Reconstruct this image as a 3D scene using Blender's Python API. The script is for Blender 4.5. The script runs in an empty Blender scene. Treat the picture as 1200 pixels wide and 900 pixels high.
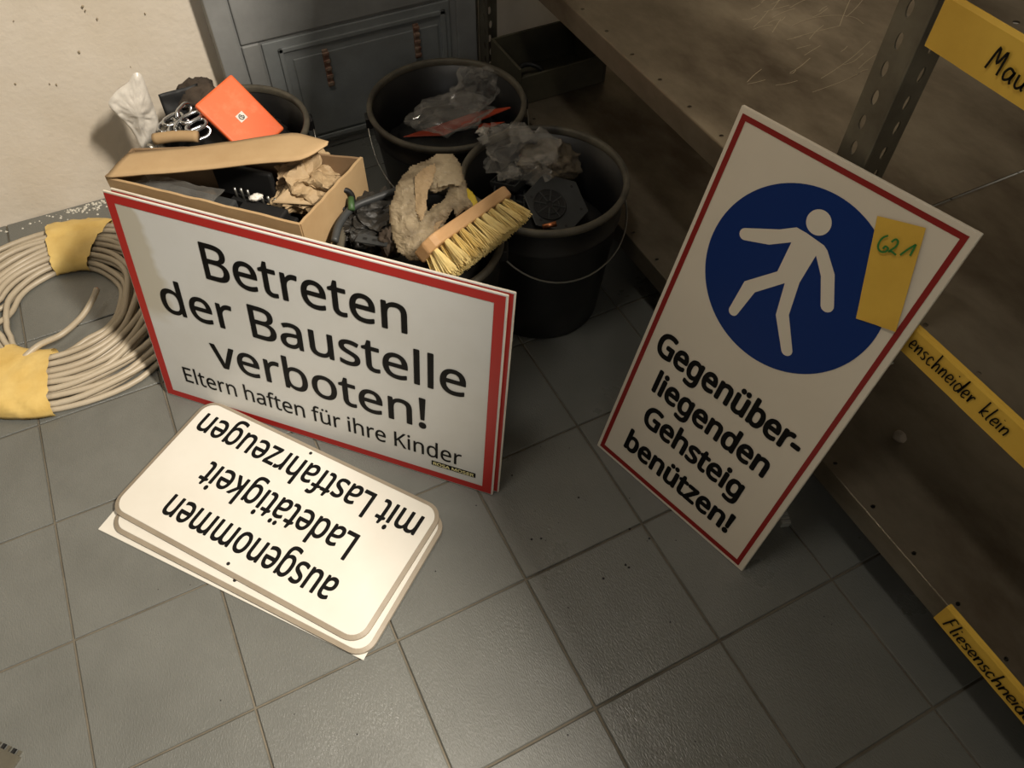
import bpy, bmesh, math, random, os
from mathutils import Vector, Matrix, noise
random.seed(7)
C = bpy.context.scene.collection
PI = math.pi

# ------------------------------------------------------------------ camera
FPX = 906.5
RC = Vector((.3729, -.9925, 1.0693))
RX = Vector((0.89355637, -0.44890825, 0.00619709))      # camera right
RD = Vector((-0.35476656, -0.71449107, -0.60302836))    # camera down
RF = Vector((0.27513217, 0.53664131, -0.79769568))      # camera forward
cam = bpy.data.cameras.new('camera'); co = bpy.data.objects.new('camera', cam); C.objects.link(co)
cam.sensor_width = 36; cam.lens = 36 * FPX / 1200; cam.clip_start = .02
M = Matrix((RX, -RD, -RF)).transposed().to_4x4(); M.translation = RC
co.matrix_world = M
bpy.context.scene.camera = co

# ------------------------------------------------------------------ world, lamps, exposure
w = bpy.data.worlds.new('world'); bpy.context.scene.world = w; w.use_nodes = True
w.node_tree.nodes['Background'].inputs[0].default_value = (1, .9, .75, 1)
w.node_tree.nodes['Background'].inputs[1].default_value = .02

def area(name, loc, size, sy, power, col, target):
    l = bpy.data.lights.new(name, 'AREA'); l.shape = 'RECTANGLE'; l.size = size; l.size_y = sy
    l.energy = power; l.color = col
    o = bpy.data.objects.new(name, l); C.objects.link(o); o.location = loc
    d = Vector(target) - Vector(loc)
    if abs(d.x) + abs(d.y) > 1e-4: o.rotation_euler = d.to_track_quat('-Z', 'Y').to_euler()
    return o
area('ceiling_lamp', (1.30, -1.75, 2.35), .13, .5, 140, (1, .91, .79), (1.30, -1.75, 0))
area('middle_ceiling_lamp', (.25, -.45, 2.42), .14, .5, 7.5, (1, .92, .80), (.25, -.40, 0))
area('front_fill', (-.5, -2.8, 2.2), .6, .6, 5, (.98, .97, .95), (.3, -.4, 0))  # added fill that brightens the signs from the front, no known fixture
vs = bpy.context.scene.view_settings
vs.view_transform = 'Standard'; vs.look = 'None'; vs.exposure = .08; vs.gamma = 1; vs.use_curve_mapping = False

# ------------------------------------------------------------------ helpers
def ray(x, y): return RX * ((x - 600) / FPX) + RD * ((y - 450) / FPX) + RF
def atz(x, y, z=0.):
    d = ray(x, y); return RC + d * ((z - RC.z) / d.z)
def onp(x, y, n, p):
    d = ray(x, y); n = Vector(n); return RC + d * (n.dot(Vector(p) - RC) / n.dot(d))
def aty(x, y, Y): return onp(x, y, (0, 1, 0), (0, Y, 0))

def lin(c):
    c = c / 255
    return c / 12.92 if c <= .04045 else ((c + .055) / 1.055) ** 2.4
def rgb(r, g, b): return (lin(r), lin(g), lin(b), 1)

def mat(name, c, rough=.6, metal=0., c2=None, nscale=8., nmix=(.35, .7), bump=0., bscale=60., alpha=1., spec=.5,
        stretch=None, rough2=None, trans=0., coat=0.):
    m = bpy.data.materials.new(name); m.use_nodes = True; nt = m.node_tree; b = nt.nodes['Principled BSDF']
    b.inputs['Base Color'].default_value = c; b.inputs['Roughness'].default_value = rough
    b.inputs['Metallic'].default_value = metal; b.inputs['Alpha'].default_value = alpha
    b.inputs['Specular IOR Level'].default_value = spec
    b.inputs['Transmission Weight'].default_value = trans
    b.inputs['Coat Weight'].default_value = coat
    tc = nt.nodes.new('ShaderNodeTexCoord'); mp = nt.nodes.new('ShaderNodeMapping')
    nt.links.new(tc.outputs['Object'], mp.inputs[0])
    if stretch: mp.inputs['Scale'].default_value = stretch
    if c2 is not None or rough2 is not None:
        n = nt.nodes.new('ShaderNodeTexNoise'); n.inputs['Scale'].default_value = nscale; n.inputs['Detail'].default_value = 6
        n.inputs['Roughness'].default_value = .62
        nt.links.new(mp.outputs[0], n.inputs['Vector'])
        r = nt.nodes.new('ShaderNodeMapRange'); r.inputs[1].default_value = nmix[0]; r.inputs[2].default_value = nmix[1]
        nt.links.new(n.outputs['Fac'], r.inputs[0])
        if c2 is not None:
            mx = nt.nodes.new('ShaderNodeMix'); mx.data_type = 'RGBA'
            mx.inputs['A'].default_value = c; mx.inputs['B'].default_value = c2
            nt.links.new(r.outputs[0], mx.inputs['Factor']); nt.links.new(mx.outputs['Result'], b.inputs['Base Color'])
        if rough2 is not None:
            mr = nt.nodes.new('ShaderNodeMapRange'); mr.inputs[3].default_value = rough; mr.inputs[4].default_value = rough2
            nt.links.new(r.outputs[0], mr.inputs[0]); nt.links.new(mr.outputs[0], b.inputs['Roughness'])
    if bump:
        n2 = nt.nodes.new('ShaderNodeTexNoise'); n2.inputs['Scale'].default_value = bscale; n2.inputs['Detail'].default_value = 5
        nt.links.new(mp.outputs[0], n2.inputs['Vector'])
        bp = nt.nodes.new('ShaderNodeBump'); bp.inputs['Strength'].default_value = bump; bp.inputs['Distance'].default_value = .002
        nt.links.new(n2.outputs['Fac'], bp.inputs['Height']); nt.links.new(bp.outputs[0], b.inputs['Normal'])
    m['b'] = 1
    return m

def link(name, me, m=None, parent=None):
    o = bpy.data.objects.new(name, me); C.objects.link(o)
    if m is not None and hasattr(me, 'materials') and not me.materials:
        for q in (m if isinstance(m, (list, tuple)) else [m]): me.materials.append(q)
    if parent is not None: o.parent = parent
    return o
def mesh(name, vs, fs, m=None, parent=None, smooth=False):
    me = bpy.data.meshes.new(name); me.from_pydata([tuple(v) for v in vs], [], fs)
    me.validate(); me.update()
    if smooth:
        for p in me.polygons: p.use_smooth = True
    return link(name, me, m, parent)
def frombm(name, bm, m=None, parent=None, smooth=False):
    me = bpy.data.meshes.new(name); bm.normal_update(); bm.to_mesh(me); bm.free()
    if smooth:
        for p in me.polygons: p.use_smooth = True
    return link(name, me, m, parent)
def thing(name, label, cat, loc=(0, 0, 0), group=None):
    o = bpy.data.objects.new(name, None); C.objects.link(o); o.location = loc; o.empty_display_size = .02
    return tag(o, label, cat, group)
def tag(o, label, cat, group=None, kind=None):
    o['label'] = label; o['category'] = cat
    if group: o['group'] = group
    if kind: o['kind'] = kind
    return o
def local(parent, vs):      # world -> parent's space (parents carry only a translation)
    L = Vector(parent.location) if parent is not None else Vector((0, 0, 0))
    return [Vector(v) - L for v in vs]
def wmesh(name, vs, fs, m=None, parent=None, smooth=False):
    return mesh(name, local(parent, vs), fs, m, parent, smooth)
def bevel(o, wd=.002, seg=2, ang=.6):
    b = o.modifiers.new('b', 'BEVEL'); b.width = wd; b.segments = seg; b.limit_method = 'ANGLE'; b.angle_limit = ang
    return o
def solid(o, t, off=0):
    s = o.modifiers.new('s', 'SOLIDIFY'); s.thickness = t; s.offset = off; return o
def boxv(o, u, v, n, a0, a1, b0, b1, c0, c1):
    """8 corners of a box in frame o,u,v,n"""
    o = Vector(o); return [o + u * a + v * b + n * c for c in (c0, c1) for b in (b0, b1) for a in (a0, a1)]
BF = [(0, 2, 3, 1), (4, 5, 7, 6), (0, 1, 5, 4), (2, 6, 7, 3), (0, 4, 6, 2), (1, 3, 7, 5)]
X, Y, Z = Vector((1, 0, 0)), Vector((0, 1, 0)), Vector((0, 0, 1))
def box(name, x0, x1, y0, y1, z0, z1, m, parent=None, bv=0):
    o = wmesh(name, boxv((0, 0, 0), X, Y, Z, x0, x1, y0, y1, z0, z1), BF, m, parent)
    if bv: bevel(o, bv)
    return o
def catmull(pts, n=8, closed=False):
    pts = [Vector(p) for p in pts]; out = []; L = len(pts)
    rng = range(L) if closed else range(L - 1)
    for i in rng:
        p0 = pts[(i - 1) % L] if closed or i > 0 else pts[i]
        p1 = pts[i]; p2 = pts[(i + 1) % L]
        p3 = pts[(i + 2) % L] if closed or i + 2 < L else p2
        for k in range(n):
            t = k / n
            out.append(.5 * ((2 * p1) + (p2 - p0) * t + (2 * p0 - 5 * p1 + 4 * p2 - p3) * t * t + (3 * p1 - p0 - 3 * p2 + p3) * t ** 3))
    if not closed: out.append(pts[-1])
    return out
def tube_data(pts, r, seg=8, closed=False, cap=True):
    pts = [Vector(p) for p in pts]; n = len(pts); vs = []; fs = []
    t0 = (pts[1] - pts[0]).normalized(); up = Vector((0, 0, 1)) if abs(t0.z) < .9 else Vector((1, 0, 0))
    nrm = (up - t0 * up.dot(t0)).normalized()
    for i in range(n):
        a = pts[(i - 1) % n] if closed or i > 0 else pts[i]; b = pts[(i + 1) % n] if closed or i < n - 1 else pts[i]
        t = (b - a).normalized(); nrm = (nrm - t * nrm.dot(t)).normalized(); bn = t.cross(nrm)
        rr = r[i] if isinstance(r, list) else r
        for k in range(seg):
            an = 2 * PI * k / seg; vs.append(pts[i] + (nrm * math.cos(an) + bn * math.sin(an)) * rr)
    m = n if closed else n - 1
    for i in range(m):
        j = (i + 1) % n
        for k in range(seg):
            k2 = (k + 1) % seg; fs.append((i * seg + k, i * seg + k2, j * seg + k2, j * seg + k))
    if cap and not closed:
        fs.append(tuple(range(seg))[::-1]); fs.append(tuple((n - 1) * seg + k for k in range(seg)))
    return vs, fs
def tube(name, pts, r, m, parent=None, seg=8, closed=False):
    vs, fs = tube_data(pts, r, seg, closed); return wmesh(name, vs, fs, m, parent, True)
def lathe(name, prof, c, m, parent=None, seg=64, smooth=True, jit=0):
    """prof: (r,z) list"""
    vs = []; fs = []; n = len(prof)
    for r, z in prof:
        for k in range(seg):
            a = 2 * PI * k / seg; vs.append(Vector((c[0] + r * math.cos(a), c[1] + r * math.sin(a), c[2] + z)))
    for i in range(n - 1):
        for k in range(seg):
            k2 = (k + 1) % seg; fs.append((i * seg + k, i * seg + k2, (i + 1) * seg + k2, (i + 1) * seg + k))
    return wmesh(name, vs, fs, m, parent, smooth)
def merge(name, parts, m, parent=None, smooth=False):
    vs = []; fs = []
    for v, f in parts:
        b = len(vs); vs += list(v); fs += [tuple(i + b for i in q) for q in f]
    return wmesh(name, vs, fs, m, parent, smooth)
def fbm(p, sc=1., oc=5, ridge=False):
    s = 0; a = 1.; f = sc
    for _ in range(oc):
        v = noise.noise(Vector(p) * f); s += a * ((1 - 2 * abs(v)) if ridge else v); a *= .55; f *= 2.1
    return s
def crumple(name, c, ax, m, parent=None, seed=0, amp=.25, sc=1.6, sub=5, rot=0., cut=None, tilt=0., ridge=True, flat=False):
    """a crushed bag: closed folded blob with sharp creases, size ax"""
    bm = bmesh.new(); bmesh.ops.create_icosphere(bm, subdivisions=sub, radius=1)
    off = Vector((seed * 3.7, seed * 1.3, seed * 2.1))
    R = Matrix.Rotation(rot, 3, 'Z') @ Matrix.Rotation(tilt, 3, 'Y')
    for v in bm.verts:
        p = v.co.copy()
        d = fbm(p + off, sc, 5, ridge); q = p * (1 + amp * (d - .6))
        q += Vector((noise.noise(p * 2 + off), noise.noise(p * 2 + off + Vector((9, 0, 0))), noise.noise(p * 2 + off + Vector((0, 9, 0))))) * amp
        q = Vector((q.x * ax[0], q.y * ax[1], q.z * ax[2])); v.co = R @ q + Vector(c)
    if parent is not None:
        for v in bm.verts: v.co -= Vector(parent.location)
    return frombm(name, bm, m, parent, not flat)
def sheet(name, quad, m, parent=None, nu=20, nv=16, amp=.01, sc=14, seed=0, ridge=True, edge=0., thick=0., smooth=True, sag=0.):
    """crumpled sheet over four corner points"""
    A, B, Cc, D = [Vector(q) for q in quad]; nrm = (B - A).cross(D - A).normalized(); vs = []; fs = []
    off = Vector((seed, seed * 2, seed * 3))
    for j in range(nv + 1):
        for i in range(nu + 1):
            u = i / nu; v = j / nv
            uu = u + edge * noise.noise(Vector((v * 6, seed, 0))) * (1 if i in (0, nu) else 0)
            vv = v + edge * noise.noise(Vector((u * 6, seed, 5))) * (1 if j in (0, nv) else 0)
            p = A * (1 - uu) * (1 - vv) + B * uu * (1 - vv) + Cc * uu * vv + D * (1 - uu) * vv
            p = p + nrm * (amp * fbm(p + off, sc, 4, ridge)) + Z * (-sag * 4 * u * (1 - u))
            vs.append(p)
    for j in range(nv):
        for i in range(nu):
            a = j * (nu + 1) + i; fs.append((a, a + 1, a + nu + 2, a + nu + 1))
    o = wmesh(name, vs, fs, m, parent, smooth)
    if thick: solid(o, thick)
    return o
def perf(name, o, u, v, n, W, H, holes, m, parent, thick=.0016, kind='slot'):
    """a sheet W along u by H along v in frame o,u,v,n with real holes; holes: list of (cu, cv, ru, rv), one per v-band"""
    bm = bmesh.new(); o = Vector(o); L = Vector(parent.location)
    def P(a, b): return bm.verts.new(o + u * a + v * b - L)
    hs = sorted(holes, key=lambda h: h[1]); prev = 0.
    cuts = [0.] + [(hs[i][1] + hs[i + 1][1]) / 2 for i in range(len(hs) - 1)] + [H]
    for i, (cu, cv, ru, rv) in enumerate(hs):
        b0, b1 = cuts[i], cuts[i + 1]; N = 12
        inner = [P(cu + ru * math.cos(2 * PI * k / N), cv + rv * math.sin(2 * PI * k / N)) for k in range(N)]
        outer = []
        for k in range(N):
            a = 2 * PI * k / N; ca, sa = math.cos(a), math.sin(a)
            tx = ((W - cu) if ca > 0 else cu) / max(abs(ca), 1e-9); ty = ((b1 - cv) if sa > 0 else (cv - b0)) / max(abs(sa), 1e-9)
            t = min(tx, ty); outer.append([cu + ca * t, cv + sa * t])
        # snap the nearest to corners
        for cx, cy in ((0, b0), (W, b0), (W, b1), (0, b1)):
            k = min(range(N), key=lambda q: (outer[q][0] - cx) ** 2 / (W * W) + (outer[q][1] - cy) ** 2 / ((b1 - b0) ** 2))
            outer[k] = [cx, cy]
        ov = [P(*q) for q in outer]
        for k in range(N):
            k2 = (k + 1) % N
            try: bm.faces.new((inner[k], ov[k], ov[k2], inner[k2]))
            except ValueError: pass
    bmesh.ops.remove_doubles(bm, verts=bm.verts, dist=1e-5)
    ob = frombm(name, bm, m, parent); solid(ob, thick); return ob

# ------------------------------------------------------------------ lettering
def getfont(fn):
    try:
        fp = os.path.join(bpy.utils.system_resource('DATAFILES'), 'fonts', fn)
        return bpy.data.fonts.load(fp) if os.path.exists(fp) else None
    except Exception: return None
HUM = getfont('NotoSansHebrew-Regular.woff2')
_dg = None
def glyphs(body, font=None, off=0., shear=0., space=1.):
    cu = bpy.data.curves.new('t', 'FONT'); cu.body = body; cu.size = 1; cu.offset = off; cu.shear = shear; cu.space_character = space
    cu.resolution_u = 5
    if font: cu.font = font
    ob = bpy.data.objects.new('t', cu); C.objects.link(ob)
    dg = bpy.context.evaluated_depsgraph_get(); dg.update()
    me = bpy.data.meshes.new_from_object(ob.evaluated_get(dg))
    bpy.data.objects.remove(ob)
    return me
def letters(body, F, u0, u1, vb, cap, m, parent, font=None, off=0., lift=.0006, label=None, name='lettering', shear=0., space=1., slant=0., bold=0.):
    """one line of print in a sign's frame F=(o,u,v,n): baseline vb, from u0 to u1, capitals cap high"""
    me = glyphs(body, font, 0., shear, space); hm = glyphs('H', font, 0.)
    ch = max(v.co.y for v in hm.vertices) - max(0, min(v.co.y for v in hm.vertices)); ch = max(v.co.y for v in hm.vertices)
    x0 = min(v.co.x for v in me.vertices); x1 = max(v.co.x for v in me.vertices)
    sx = (u1 - u0) / (x1 - x0); sy = cap / ch; o, u, v_, n = F; L = Vector(parent.location)
    for v in me.vertices:
        a = u0 + (v.co.x - x0) * sx; b = vb + v.co.y * sy + slant * (a - u0)
        v.co = o + u * a + v_ * b + n * lift - L
    bpy.data.meshes.remove(hm)
    if bold:                      # heavier weight: the same outlines laid over each other around a small circle
        bs_ = [v.co.copy() for v in me.vertices]; pf = [tuple(p.vertices) for p in me.polygons]; vs = []; fs = []
        for k in range(9):
            d = (u * math.cos(k * PI / 4) + v_ * math.sin(k * PI / 4)) * bold + n * 4e-6 * k if k < 8 else n * 4e-5
            b0 = len(vs); vs += [q + d for q in bs_]; fs += [tuple(i + b0 for i in f) for f in pf]
        me = bpy.data.meshes.new(name); me.from_pydata([tuple(q) for q in vs], [], fs)
    me.name = name; me.materials.clear()
    ob = link(name, me, m, parent)
    if label: ob['label'] = label
    return ob
STROKE = {
 'a': (.5, [[(.4, .45), (.15, .5), (.02, .25), (.15, .02), (.35, .15), (.42, .48), (.42, .1), (.5, 0)]]),
 'u': (.5, [[(0, .5), (.03, .1), (.2, 0), (.38, .2), (.4, .5), (.4, .1), (.5, 0)]]),
 'e': (.42, [[(0, .22), (.35, .3), (.3, .5), (.1, .5), (0, .25), (.12, .02), (.4, .08)]]),
 'n': (.46, [[(0, .5), (.03, 0), (.05, .3), (.25, .5), (.38, .4), (.4, 0)]]),
 's': (.38, [[(.35, .48), (.1, .5), (.05, .33), (.3, .2), (.28, .02), (0, .03)]]),
 'c': (.42, [[(.35, .42), (.15, .5), (0, .25), (.12, 0), (.38, .08)]]),
 'h': (.46, [[(0, 1), (.03, 0), (.06, .3), (.25, .48), (.38, .35), (.4, 0)]]),
 'i': (.12, [[(0, .5), (.02, 0)], [(0, .74), (.03, .8)]]),
 'd': (.5, [[(.35, .4), (.12, .48), (0, .2), (.15, 0), (.35, .15), (.45, 1), (.42, 0)]]),
 'r': (.38, [[(0, .5), (.04, 0), (.06, .3), (.2, .48), (.35, .42)]]),
 'k': (.42, [[(0, 1), (.03, 0)], [(.35, .5), (.05, .22), (.38, 0)]]),
 'l': (.16, [[(.05, 1), (0, .1), (.12, 0)]]),
 'F': (.5, [[(.05, 1), (0, 0)], [(.05, 1), (.45, .95)], [(.03, .55), (.35, .55)]]),
 'M': (.66, [[(0, 0), (.1, 1), (.3, .4), (.5, 1), (.6, 0)]]),
 ' ': (.45, [])}
def ribbon(lines, F, wd, m, parent, name='handwriting', lift=.0008, label=None, n=5):
    o, u, v, nn = F; parts = []
    for ln in lines:
        p = catmull([(a, b, 0) for a, b in ln], n)
        vs = []; fs = []
        for i, q in enumerate(p):
            t = (p[min(i + 1, len(p) - 1)] - p[max(i - 1, 0)]); t = t.normalized() if t.length > 1e-9 else Vector((1, 0, 0))
            s = Vector((-t.y, t.x, 0)) * wd / 2
            for e in (q + s, q - s): vs.append(o + u * e.x + v * e.y + nn * lift)
        for i in range(len(p) - 1): fs.append((2 * i, 2 * i + 1, 2 * i + 3, 2 * i + 2))
        parts.append((vs, fs))
    ob = merge(name, parts, m, parent)
    if label: ob['label'] = label
    return ob
def handwrite(text, F, u0, v0, h, wd, m, parent, label, gap=.16, xs=1.):
    x = u0; lines = []
    for c in text:
        adv, st = STROKE[c]
        for s in st: lines.append([(x + a * h * xs + random.uniform(-1, 1) * h * .02 + b * h * .12, v0 + b * h + random.uniform(-1, 1) * h * .02) for a, b in s])
        x += (adv + gap) * h * xs
    return ribbon(lines, F, wd, m, parent, label=label)

# ------------------------------------------------------------------ materials
M_wall = mat('plaster_wall', rgb(220, 210, 194), .85, c2=rgb(208, 196, 176), nscale=5, bump=.5, bscale=90)
M_ceil = mat('ceiling_paint', rgb(150, 146, 138), .9)
M_grout = mat('grout', rgb(118, 110, 95), .9, c2=rgb(88, 82, 70), nscale=12, bump=.4)
M_tile = mat('grey_tile', rgb(110, 111, 106), .27, c2=rgb(97, 98, 93), nscale=7, rough2=.38, spec=.9)
# fine pressed grain of the tiles: short streaks
nt = M_tile.node_tree; b = nt.nodes['Principled BSDF']
tc = nt.nodes.new('ShaderNodeTexCoord'); mp = nt.nodes.new('ShaderNodeMapping'); mp.inputs['Scale'].default_value = (1, .35, 1); mp.inputs['Rotation'].default_value = (0, 0, .25)
nz = nt.nodes.new('ShaderNodeTexNoise'); nz.inputs['Scale'].default_value = 620; nz.inputs['Detail'].default_value = 2
bp = nt.nodes.new('ShaderNodeBump'); bp.inputs['Strength'].default_value = .5; bp.inputs['Distance'].default_value = .0012
geo = nt.nodes.new('ShaderNodeNewGeometry')
nt.links.new(geo.outputs['Position'], mp.inputs[0]); nt.links.new(mp.outputs[0], nz.inputs['Vector'])
nt.links.new(nz.outputs['Fac'], bp.inputs['Height']); nt.links.new(bp.outputs[0], b.inputs['Normal'])
for n_ in nt.nodes:
    if n_.type == 'MAPPING' and n_ is not mp: nt.links.new(geo.outputs['Position'], n_.inputs[0])
M_white = mat('white_enamel', rgb(226, 222, 212), .3, c2=rgb(216, 211, 199), nscale=5, spec=.5)
M_ped = mat('warm_white_enamel', rgb(228, 218, 200), .38, c2=rgb(220, 209, 190), nscale=4)
M_bet = mat('white_sign_sheet', rgb(214, 214, 210), .3, c2=rgb(200, 198, 190), nscale=4, nmix=(.4, .8))
M_edge = mat('sign_edge_white', rgb(226, 216, 198), .5, c2=rgb(170, 150, 130), nscale=30, nmix=(.55, .75))
M_red = mat('sign_red', rgb(176, 40, 34), .4)
M_red2 = mat('dark_sign_red', rgb(140, 26, 22), .4)
M_black = mat('print_black', rgb(10, 9, 8), .55, spec=.2)
M_blue = mat('sign_blue', rgb(2, 44, 112), .45, spec=.3)
M_rim = mat('bare_sign_rim', rgb(158, 146, 128), .45, c2=rgb(140, 128, 110), nscale=14)
M_yel = mat('yellow_paper_tape', rgb(228, 186, 72), .6, c2=rgb(210, 166, 58), nscale=10, bump=.25, bscale=40)
M_tape = mat('crepe_tape', rgb(228, 198, 124), .4, c2=rgb(212, 176, 96), nscale=16, bump=.8, bscale=35, spec=.4)
M_green = mat('green_marker', rgb(40, 120, 50), .5)
M_shelf = mat('shelf_steel', rgb(150, 140, 122), .42, .75, c2=rgb(96, 84, 68), nscale=5, nmix=(.38, .66), bump=.12, bscale=25, rough2=.6, stretch=(1, .55, 1))
M_post = mat('post_steel', rgb(122, 118, 104), .5, .6, c2=rgb(92, 86, 74), nscale=14, bump=.1)
M_cab = mat('blue_grey_paint', rgb(152, 153, 151), .42, .05, c2=rgb(124, 125, 123), nscale=6, bump=.15, bscale=20)
M_cab2 = mat('hatch_paint', rgb(146, 150, 150), .4, .05, c2=rgb(120, 123, 122), nscale=8, bump=.2, bscale=18)
M_rust = mat('rusty_hinge', rgb(120, 78, 62), .7, .2, c2=rgb(170, 150, 130), nscale=80, bump=.4)
M_buck = mat('black_plastic', rgb(16, 16, 17), .42, c2=rgb(40, 38, 35), nscale=9, nmix=(.45, .85))
M_rimd = mat('dusty_rim', rgb(96, 90, 76), .65, c2=rgb(40, 38, 34), nscale=14)
M_wire = mat('zinc_wire', rgb(170, 168, 160), .35, .9)
M_card = mat('cardboard', rgb(184, 156, 116), .8, c2=rgb(168, 138, 98), nscale=9, bump=.2, bscale=30)
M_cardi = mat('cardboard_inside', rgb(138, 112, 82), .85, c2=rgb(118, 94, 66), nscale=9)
M_kraft = mat('kraft_paper', rgb(176, 152, 116), .7, c2=rgb(146, 122, 90), nscale=14, bump=.3)
M_bag = mat('dirty_paper_bag', rgb(164, 148, 120), .6, c2=rgb(104, 90, 68), nscale=22, nmix=(.42, .66), bump=.5, bscale=60)
M_orange = mat('orange_plastic', rgb(236, 106, 54), .5, c2=rgb(240, 136, 90), nscale=22, nmix=(.5, .75))
M_terra = mat('dull_orange_sheet', rgb(196, 74, 40), .5, c2=rgb(150, 56, 36), nscale=10)
M_clear = mat('clear_film', rgb(190, 186, 178), .05, alpha=.2, c2=rgb(150, 148, 142), nscale=20, spec=1.)
M_milky = mat('milky_film', rgb(232, 226, 214), .3, alpha=.88, c2=rgb(208, 200, 188), nscale=14, bump=.4)
M_wood = mat('brush_wood', rgb(214, 172, 124), .55, c2=rgb(192, 148, 100), nscale=10, stretch=(1, 1, 6), bump=.1)
M_brist = mat('bristles', rgb(240, 218, 150), .7, c2=rgb(222, 192, 118), nscale=60)
M_cable = mat('grey_cable', rgb(190, 178, 156), .42, c2=rgb(168, 154, 130), nscale=6)
M_copper = mat('copper', rgb(190, 120, 80), .35, .9)
M_chain = mat('zinc_chain', rgb(200, 202, 204), .22, 1.)
M_glove = mat('brown_cloth', rgb(72, 60, 48), .9, c2=rgb(50, 42, 34), nscale=20, bump=.5)
M_dark = mat('matt_black', rgb(20, 20, 20), .6)
M_grey = mat('dark_grey_plastic', rgb(58, 60, 60), .5, c2=rgb(44, 45, 45), nscale=20)
M_crumb = mat('plaster_crumb', rgb(205, 200, 186), .9)
M_trayc = mat('olive_crate', rgb(70, 66, 50), .7, c2=rgb(50, 47, 36), nscale=10)
M_gp = mat('green_clip', rgb(60, 90, 50), .5)

# water stain along the left of the big sign (a stain with its own outline)
nt = M_bet.node_tree; b = nt.nodes['Principled BSDF']
src = b.inputs['Base Color'].links[0].from_socket
tcn = nt.nodes.new('ShaderNodeTexCoord'); sx = nt.nodes.new('ShaderNodeSeparateXYZ'); nt.links.new(tcn.outputs['UV'], sx.inputs[0])
n1 = nt.nodes.new('ShaderNodeTexNoise'); n1.inputs['Scale'].default_value = 6.; nt.links.new(tcn.outputs['UV'], n1.inputs['Vector'])
mA = nt.nodes.new('ShaderNodeMath'); mA.operation = 'MULTIPLY_ADD'; mA.inputs[1].default_value = .16; nt.links.new(n1.outputs['Fac'], mA.inputs[0]); nt.links.new(sx.outputs['X'], mA.inputs[2])
mB = nt.nodes.new('ShaderNodeMapRange'); mB.inputs[1].default_value = .182; mB.inputs[2].default_value = .160; mB.inputs[3].default_value = 0; mB.inputs[4].default_value = .55
nt.links.new(mA.outputs[0], mB.inputs[0])
mC = nt.nodes.new('ShaderNodeMapRange'); mC.inputs[1].default_value = .42; mC.inputs[2].default_value = .5; nt.links.new(sx.outputs['Y'], mC.inputs[0])
mD = nt.nodes.new('ShaderNodeMath'); mD.operation = 'MULTIPLY'; nt.links.new(mB.outputs[0], mD.inputs[0]); nt.links.new(mC.outputs[0], mD.inputs[1])
mx = nt.nodes.new('ShaderNodeMix'); mx.data_type = 'RGBA'; nt.links.new(mD.outputs[0], mx.inputs['Factor']); nt.links.new(src, mx.inputs['A']); mx.inputs['B'].default_value = rgb(176, 164, 132)
nt.links.new(mx.outputs['Result'], b.inputs['Base Color'])

# ------------------------------------------------------------------ the room
T = .2; WY = .55
X0, X1, YB, YT = -2.4, 2.4, -4.6, WY
fl = box('floor', X0, X1, YB, YT, -.05, -.0035, M_grout); fl['kind'] = 'structure'
def tile_mesh(wx, wy):
    j = .0016; vs = boxv((0, 0, 0), X, Y, Z, -wx / 2 + j, wx / 2 - j, -wy / 2 + j, wy / 2 - j, -.0065, 0)
    c = .0012      # arris
    bmt = bmesh.new(); vv = [bmt.verts.new(v) for v in vs]
    for f in BF: bmt.faces.new([vv[i] for i in f])
    te = [e for e in bmt.edges if all(v.co.z > -.001 for v in e.verts)]
    bmesh.ops.bevel(bmt, geom=te, offset=c, segments=1, affect='EDGES')
    me = bpy.data.meshes.new('tile'); bmt.normal_update(); bmt.to_mesh(me); bmt.free(); me.materials.append(M_tile); return me
tm = tile_mesh(T, T); tmw = tile_mesh(T, WY - .4)
rest = []
for i in range(-12, 12):
    for j in range(-23, 3):
        x = i * T + T / 2; yy = j * T + T / 2 if j < 2 else (.4 + WY) / 2
        if -5 <= i <= 9 and j >= -9:
            o = link('tile', tm if j < 2 else tmw, None, fl)
            o.location = (x, yy, random.uniform(-.0004, .0002)); o.rotation_euler = (random.uniform(-.002, .002), random.uniform(-.002, .002), random.uniform(-.002, .002))
        else:
            rest.append((boxv((x, yy, 0), X, Y, Z, -T / 2 + .002, T / 2 - .002, -T / 2 + .002, T / 2 - .002, -.006, 0), BF))
o = merge('tile_field', rest, M_tile, fl); o['kind'] = 'stuff'
def struct(o): o['kind'] = 'structure'; return o
# the plastered wall, slightly uneven
nx, nzz = 110, 50; vs = []; fs = []
for j in range(nzz + 1):
    for i in range(nx + 1):
        x = X0 + (X1 - X0) * i / nx; z = -.005 + 2.5 * (j / nzz) ** 1.6
        vs.append((x, WY + .004 * fbm((x, 0, z), 3, 3), z))
for j in range(nzz):
    for i in range(nx):
        a = j * (nx + 1) + i; fs.append((a, a + 1, a + nx + 2, a + nx + 1))
k = len(vs); vs += [(X0, WY + .15, 0), (X1, WY + .15, 0), (X1, WY + .15, 2.5), (X0, WY + .15, 2.5)]; fs.append((k, k + 3, k + 2, k + 1))
wb = struct(mesh('wall_back', vs, fs, M_wall, None, True))
M_wall2 = mat('grey_painted_wall', rgb(124, 120, 112), .85)
struct(box('wall_left', X0 - .1, X0, YB, YT, 0, 2.5, M_wall2)); struct(box('wall_right', X1, X1 + .1, YB, YT, 0, 2.5, M_wall2))
struct(box('wall_front', X0, X1, YB - .1, YB, 0, 2.5, M_wall2)); struct(box('ceiling', X0, X1, YB, YT, 2.5, 2.6, M_ceil))
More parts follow.
